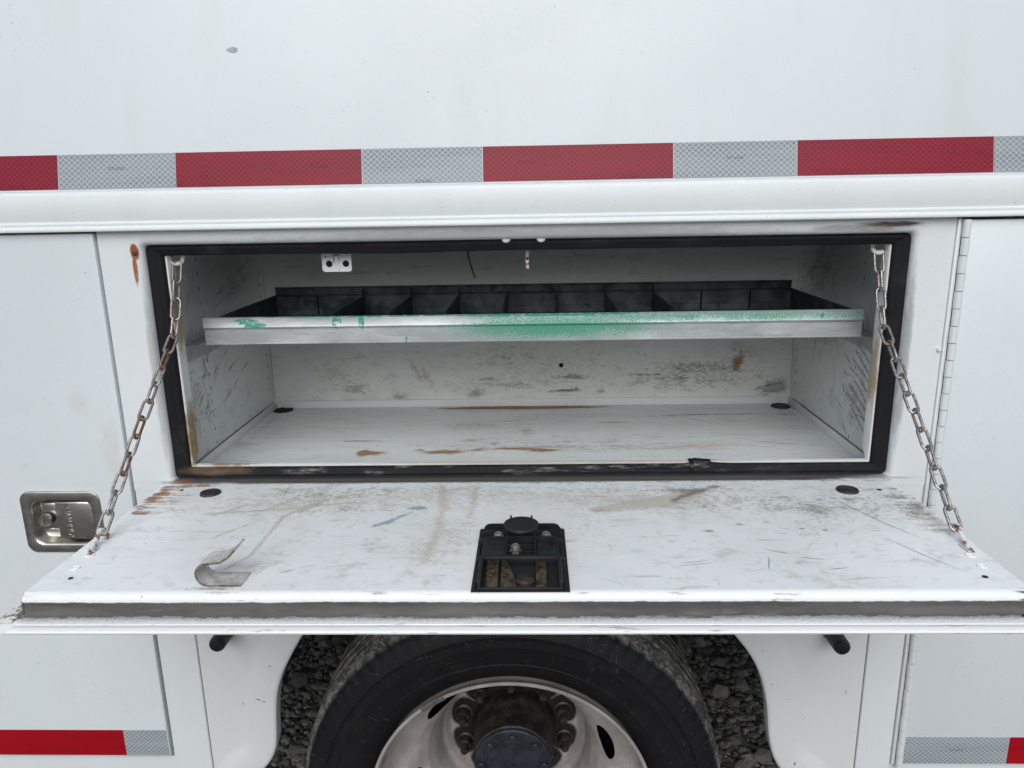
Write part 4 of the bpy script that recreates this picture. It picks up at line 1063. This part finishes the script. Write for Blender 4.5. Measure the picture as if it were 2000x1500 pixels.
# ------------------------------------------------------------------ wheels
WC = Vector((.6565, 0, -1.126))
def make_tyre(y0, parent, scuffs):
    # (r, y) from the outer bead over the tread to the inner bead
    pr = [(.258, .030), (.262, .014), (.272, .004), (.290, -.004), (.2960, -.0052), (.2970, -.0064), (.2990, -.0064), (.3000, -.0058), (.318, -.008), (.3300, -.0082), (.3310, -.0092), (.3330, -.0092), (.3340, -.0078), (.3480, -.0060), (.3500, -.0035), (.3520, -.0035), (.3540, -.0055), (.372, -.000), (.384, .0075), (.390, .0130), (.3945, .0190), (.3985, .030), (.3995, .050),
          (.4000, .0560), (.3900, .0580), (.3900, .0640), (.4005, .0660), (.4015, .088), (.4015, .0920), (.3910, .0940), (.3910, .1000), (.4015, .1020), (.4015, .1280), (.3910, .1300), (.3910, .1360), (.4010, .1380), (.4000, .1620), (.3900, .1640), (.3900, .1690), (.3995, .171), (.3960, .196), (.388, .210), (.372, .222), (.340, .231), (.30, .229), (.27, .215), (.258, .195)]
    seg = 360; mb = MB(); rings = []
    r_ = random.Random(5)
    for q, (r, h) in enumerate(pr):
        ring = []
        for k in range(seg):
            a = 2 * PI * k / seg; rr = r
            if 18 <= q <= 21 and k % 4 == 0: rr -= .0045                      # sipes across the shoulder
            if 20 <= q <= 39: rr += .0016 * mnoise.noise(Vector((math.cos(a) * 30, math.sin(a) * 30, h * 60)))
            ring.append((WC.x + rr * math.cos(a), y0 + h, WC.z + rr * math.sin(a)))
        rings.append(ring)
    mb.loft(rings)
    if scuffs:
        for _ in range(190):
            a = r_.uniform(.15, PI - .15); r = r_.triangular(.275, .394, .385)
            L = r_.uniform(.002, .009) * (1 if r_.random() < .85 else 2.4); w = r_.uniform(.0002, .0005)
            ta = r_.choice([a, a + PI / 2, a + r_.gauss(.6, .3)])
            def ysurf(q_r):
                for (ra, ya), (rb, yb) in zip(pr[:21], pr[1:22]):
                    if ra <= q_r <= rb: return y0 + ya + (yb - ya) * (q_r - ra) / max(1e-6, rb - ra)
                return y0 + .03
            q4 = []
            for u, v in ((-1, -1), (1, -.3), (1, .3), (-1, 1)):
                x = r * math.cos(a) + math.cos(ta) * u * L / 2 - math.sin(ta) * v * w; z = r * math.sin(a) + math.sin(ta) * u * L / 2 + math.cos(ta) * v * w
                q4.append((WC.x + x, ysurf(math.hypot(x, z)) - .0007, WC.z + z))
            mb.quad(*q4, 1)
    return mb.build("tyre", [M['tyre'], M['tyre_scuff']], parent, smooth=28, fix=False)
wheel = part_empty("wheel", truck, (WC.x, .12, WC.z)); wheel['label'] = "outer rear wheel with a deep white rim and mud on its tread"
make_tyre(.034, wheel, True)
inner_wheel = part_empty("wheel", truck, (WC.x, .42, WC.z)); inner_wheel['label'] = "inner rear wheel hidden behind the outer one"
make_tyre(.305, inner_wheel, False)
# rim: flange, barrel, dished disc with hand holes
rp = [(.2560, .080), (.2570, .050), (.2590, .0400), (.2620, .0350), (.2645, .0290), (.2650, .0260), (.2635, .0240), (.2600, .0242), (.2580, .0265), (.2570, .0310), (.2545, .0450), (.2500, .0700), (.2440, .0880), (.2380, .1000), (.2280, .1090), (.2130, .1190), (.1930, .1350), (.1740, .1580),
      (.1610, .1850), (.1550, .2100), (.1530, .2260), (.1500, .2330), (.1460, .2380), (.1420, .2470), (.1385, .2520), (.1365, .2545), (.1350, .2520), (.0700, .2520)]
def dense(P, step):
    out = [P[0]]
    for a, b in zip(P[:-1], P[1:]):
        n = max(1, int(math.hypot(b[0] - a[0], b[1] - a[1]) / step))
        out += [(a[0] + (b[0] - a[0]) * q / n, a[1] + (b[1] - a[1]) * q / n) for q in range(1, n + 1)]
    return out
rd = dense(rp, .0045); NS = 288
arc = [0.0]
for a, b in zip(rd[:-1], rd[1:]): arc.append(arc[-1] + math.hypot(b[0] - a[0], b[1] - a[1]))
i0 = min(range(len(rd)), key=lambda q: abs(rd[q][0] - .1930) + abs(rd[q][1] - .1350)); s0 = arc[i0]
def at_arc(sv):
    sv = min(max(sv, 0), arc[-1])
    for q in range(len(arc) - 1):
        if sv <= arc[q + 1]:
            t = (sv - arc[q]) / max(1e-9, arc[q + 1] - arc[q]); return rd[q][0] + (rd[q + 1][0] - rd[q][0]) * t, rd[q][1] + (rd[q + 1][1] - rd[q][1]) * t
    return rd[-1]
mb = MB(); HA, HS, RH = .041, .0185, .193         # hand hole half length, half width, radius of its centre
inside = []
for q in range(len(rd)):
    for k in range(NS):
        a = 2 * PI * k / NS; sv = arc[q]; ins = False
        if abs(sv - s0) < HS * 1.5:
            k6 = round((a - math.radians(15.7)) / (PI / 3)); a6 = math.radians(15.7) + k6 * PI / 3
            u, v = (a - a6) * RH / HA, (sv - s0) / HS; d = math.hypot(u, v)
            if .72 < d < 1.25: a = a6 + u / d * HA / RH; sv = s0 + v / d * HS; ins = True; 
            elif d <= .72: ins = True
            inside.append(d < .99 or (.72 < d < 1.25))
        else: inside.append(False)
        r, h = at_arc(sv); mb.v.append((WC.x + r * math.cos(a), WC.y + h, WC.z + r * math.sin(a)))
for q in range(len(rd) - 1):
    for k in range(NS):
        c = (k + 1) % NS; f = (q * NS + k, q * NS + c, (q + 1) * NS + c, (q + 1) * NS + k)
        if all(inside[x] for x in f): continue
        mb.face(f)
rim = mb.build("rim", [M['rim'], M['hole']], wheel, smooth=40)
# inner wheel's disc closes the view through the hand holes
mb = MB(); mb.lathe([(.262, .30), (.240, .31), (.20, .275), (.09, .262), (.0001, .262)], WC, 48); mb.build("rim", M['hub'], inner_wheel)
mb = MB()
mb.lathe([(.090, .252), (.089, .240), (.0860, .225), (.0830, .215), (.0815, .165), (.0800, .1480), (.0800, .1440), (.0778, .1425), (.0760, .1425)], WC, 60)
mb.build("hub", M['hub'], wheel)
mb = MB(); mb.lathe([(.0768, .1430), (.0765, .1360), (.0745, .1340), (.0530, .1338), (.0520, .1350), (.0510, .1338), (.0040, .1330), (.0035, .136), (.0001, .136)], WC, 60); mb.build("axle_flange", M['hub_face'], wheel)
for k in range(8):
    a = math.radians(90 + 45 * k); c = (WC.x + .0640 * math.cos(a), 0, WC.z + .0640 * math.sin(a))
    mb = MB(); mb.lathe([(.0098, .1338), (.0098, .1318), (.0078, .1316), (.0074, .1255), (.0060, .1240), (.0040, .1240), (.0034, .1252), (.0001, .1252)], c, 12); mb.build("flange_bolt", M['hub_face'], wheel, smooth=30)
for k in range(10):
    a = math.radians(92 - 36 * k); c = (WC.x + .1125 * math.cos(a), 0, WC.z + .1125 * math.sin(a))
    mb = MB(); mb.lathe([(.0190, .2520), (.0190, .2480), (.0150, .2455)], c, 24); mb.lathe([(.0150, .2455), (.0145, .2300), (.0125, .2275), (.0088, .2272)], c, 6); mb.lathe([(.0088, .2275), (.0084, .2130), (.0070, .2105), (.0001, .2105)], c, 16)
    mb.build("lug_nut", M['lug'], wheel, smooth=30)
# clip-on balance weight on the rim flange
mb = MB(); rows = []
for k in range(9):
    a = math.radians(116.5 + 10.5 * k / 8); rows.append([(WC.x + r * math.cos(a), y, WC.z + r * math.sin(a)) for r, y in ((.2660, .0225), (.2590, .0215), (.2540, .0290), (.2530, .0380), (.2600, .0300))])
mb.loft(rows, True, True, True); mb.build("wheel_weight", M['weight'], wheel, smooth=40)

# underbody, wheel house roof, far side skirt and axle: what stands behind and shades the wheel
mb = MB()
mb.box(-1.4, 2.9, .525, 2.33, -.60, -.02); mb.box(-1.4, .10, .03, .52, -1.12, -.50); mb.box(1.30, 2.9, .03, .52, -1.12, -.50)
mb.box(.12, 1.28, .03, .70, -.510, -.500)
mb.box(-1.4, 2.9, 2.31, 2.34, -1.12, -.60)
mb.box(-1.4, 2.9, .74, .82, -.86, -.60); mb.box(-1.4, 2.9, 1.54, 1.62, -.86, -.60)
mb.tube([(WC.x, .30, WC.z), (WC.x, 2.05, WC.z)], .075, 16)
mb.lathe([(.0001, 1.83), (.40, 1.84), (.40, 2.28), (.0001, 2.29)], WC, 40)
mb.build("underbody", M['under'], truck, smooth=40)

# ------------------------------------------------------------------ the divided parts tray on its brackets
tray = thing("parts_tray", "galvanised divided parts tray splashed with green paint inside the open compartment", "tray", (.70, .26, -.2565))
TX0, TX1, TY = .1490, 1.2510, .100
mb = MB()
prof = [(TY + .010, -.2135), (TY + .004, -.2108), (TY + .0005, -.2106), (TY - .0018, -.2125), (TY - .0020, -.2255), (TY - .0028, -.2270), (TY - .0022, -.2288), (TY + .0006, -.2298), (TY + .0016, -.2300), (TY + .0012, -.2540), (TY - .0005, -.2552), (TY - .0005, -.2566), (TY + .010, -.2566), (TY + .010, -.2552), (TY + .0045, -.2530), (TY + .0045, -.2135)]
mb.loft([[(x, y, z) for y, z in prof] for x in np.linspace(TX0, TX1, 2)], True, True, True)
mb.build("front_panel", M['galv'], tray, smooth=40)
SX0, SX1, TBY = .1655, 1.2400, .4200
mb = MB(); mb.box(SX0, SX1, TY + .006, TBY, -.2570, -.2555); mb.build("tray_floor", M['tray'], tray, smooth=None)
for x in (SX0, SX1):
    mb = MB(); mb.box(x - .0012, x + .0012, TY + .006, TBY, -.2554, -.2150); mb.tube([(x, TY + .006, -.2148), (x, TBY, -.2148)], .0024, 8); mb.build("side_panel", M['tray'], tray)
mb = MB()
mb.prism_x([(TBY + .002, -.2554), (TBY - .0005, -.2554), (TBY - .0005, -.2420), (TBY - .0012, -.2410), (TBY - .0012, -.2165), (TBY - .005, -.2150), (TBY - .005, -.2135), (TBY + .001, -.2125), (TBY + .001, -.2000), (TBY - .003, -.1985), (TBY - .003, -.1965), (TBY + .004, -.1965)], SX0, SX1)
mb.build("back_panel", M['tray'], tray, smooth=30)
dx0 = [.3545, .4545, .5535, .6540, .7540, .8550, .9535]
div = None
for x in dx0:
    if div is None:
        mb = MB(); mb.box(-.0007, .0007, TY + .008, TBY - .006, -.2553, -.2170); mb.box(-.0007, .0007, TBY - .030, TBY - .006, -.2172, -.2000); mb.tube([(0, TY + .008, -.2165), (0, TBY - .03, -.2165)], .0020, 6)
        mb.box(-.0007, .0050, TY + .02, TBY - .02, -.2553, -.2545)
        div = mb.build("divider", M['tray'], tray, smooth=30); o = div
    else:
        o = div.copy(); COL.objects.link(o); o.parent = tray
    o.location = Vector((x, 0, 0)) - world_loc(tray)
for x in (.2545, 1.0555, 1.1555):
    mb = MB(); mb.box(x - .0012, x + .0012, TBY - .0040, TBY - .0013, -.2540, -.2150); mb.build("divider_slot", M['hole'], tray, smooth=None)

# ------------------------------------------------------------------ the two door chains
def link_mesh():
    mb = MB(); half, rad, n = .0105, .0068, 8; pts = []
    for k in range(n + 1):
        a = math.radians(-90 + 180 * k / n); pts.append((half + rad * math.cos(a), rad * math.sin(a), 0))
    for k in range(n + 1):
        a = math.radians(90 + 180 * k / n); pts.append((-half + rad * math.cos(a), rad * math.sin(a), 0))
    mb.tube(pts, .0021, 8, closed=True)
    o = mb.build("link", M['chain'], None, smooth=80); return o
proto = link_mesh()
used = [False]
def chain(pts, label, roll0, seed, rust):
    pts = [Vector(p) for p in pts]
    c = thing("chain", label, "chain", pts[-1], "door support chains")
    r = random.Random(seed); L = sum((b - a).length for a, b in zip(pts[:-1], pts[1:])); n = int(round(L / .0292)); pitch = L / n
    def at(s):
        for a, b in zip(pts[:-1], pts[1:]):
            d = (b - a).length
            if s <= d + 1e-9: return a.lerp(b, s / d)
            s -= d
        return pts[-1]
    for k in range(n):
        a = at(pitch * k); b = at(pitch * (k + 1)); x = (b - a).normalized()
        ref = Vector((0, -1, .25)); y = (ref - x * ref.dot(x)).normalized(); z = x.cross(y)
        R_ = Matrix((x, y, z)).transposed() @ Matrix.Rotation(roll0 + (PI / 2) * (k % 2) + r.gauss(0, .16), 3, 'X')
        if not used[0]: o = proto; used[0] = True
        else: o = proto.copy(); COL.objects.link(o)
        o.parent = c; o.location = (a + b) / 2 - c.location; o.rotation_euler = R_.to_euler()
        o.scale = (pitch / .0292,) * 3; o.color = (rust if .2 < k / n < .8 else rust * .6, 0, 0, 1)
    return c
chain([(.1490, .034, -.1130), (.1475, .0200, -.1650), (.1445, .0060, -.2200), (.1290, -.105, -.3390), (.1165, -.2130, -.4560)], "brown rusty chain holding up the left end of the open door, beside the paddle latch", PI / 2, 3, .75)
chain([(1.2355, .034, -.1130), (1.2370, .0200, -.1650), (1.2395, .0060, -.2200), (1.2510, -.105, -.3390), (1.2610, -.2130, -.4560)], "grey steel chain holding up the right end of the open door, beside the piano hinge", PI / 2, 4, .3)
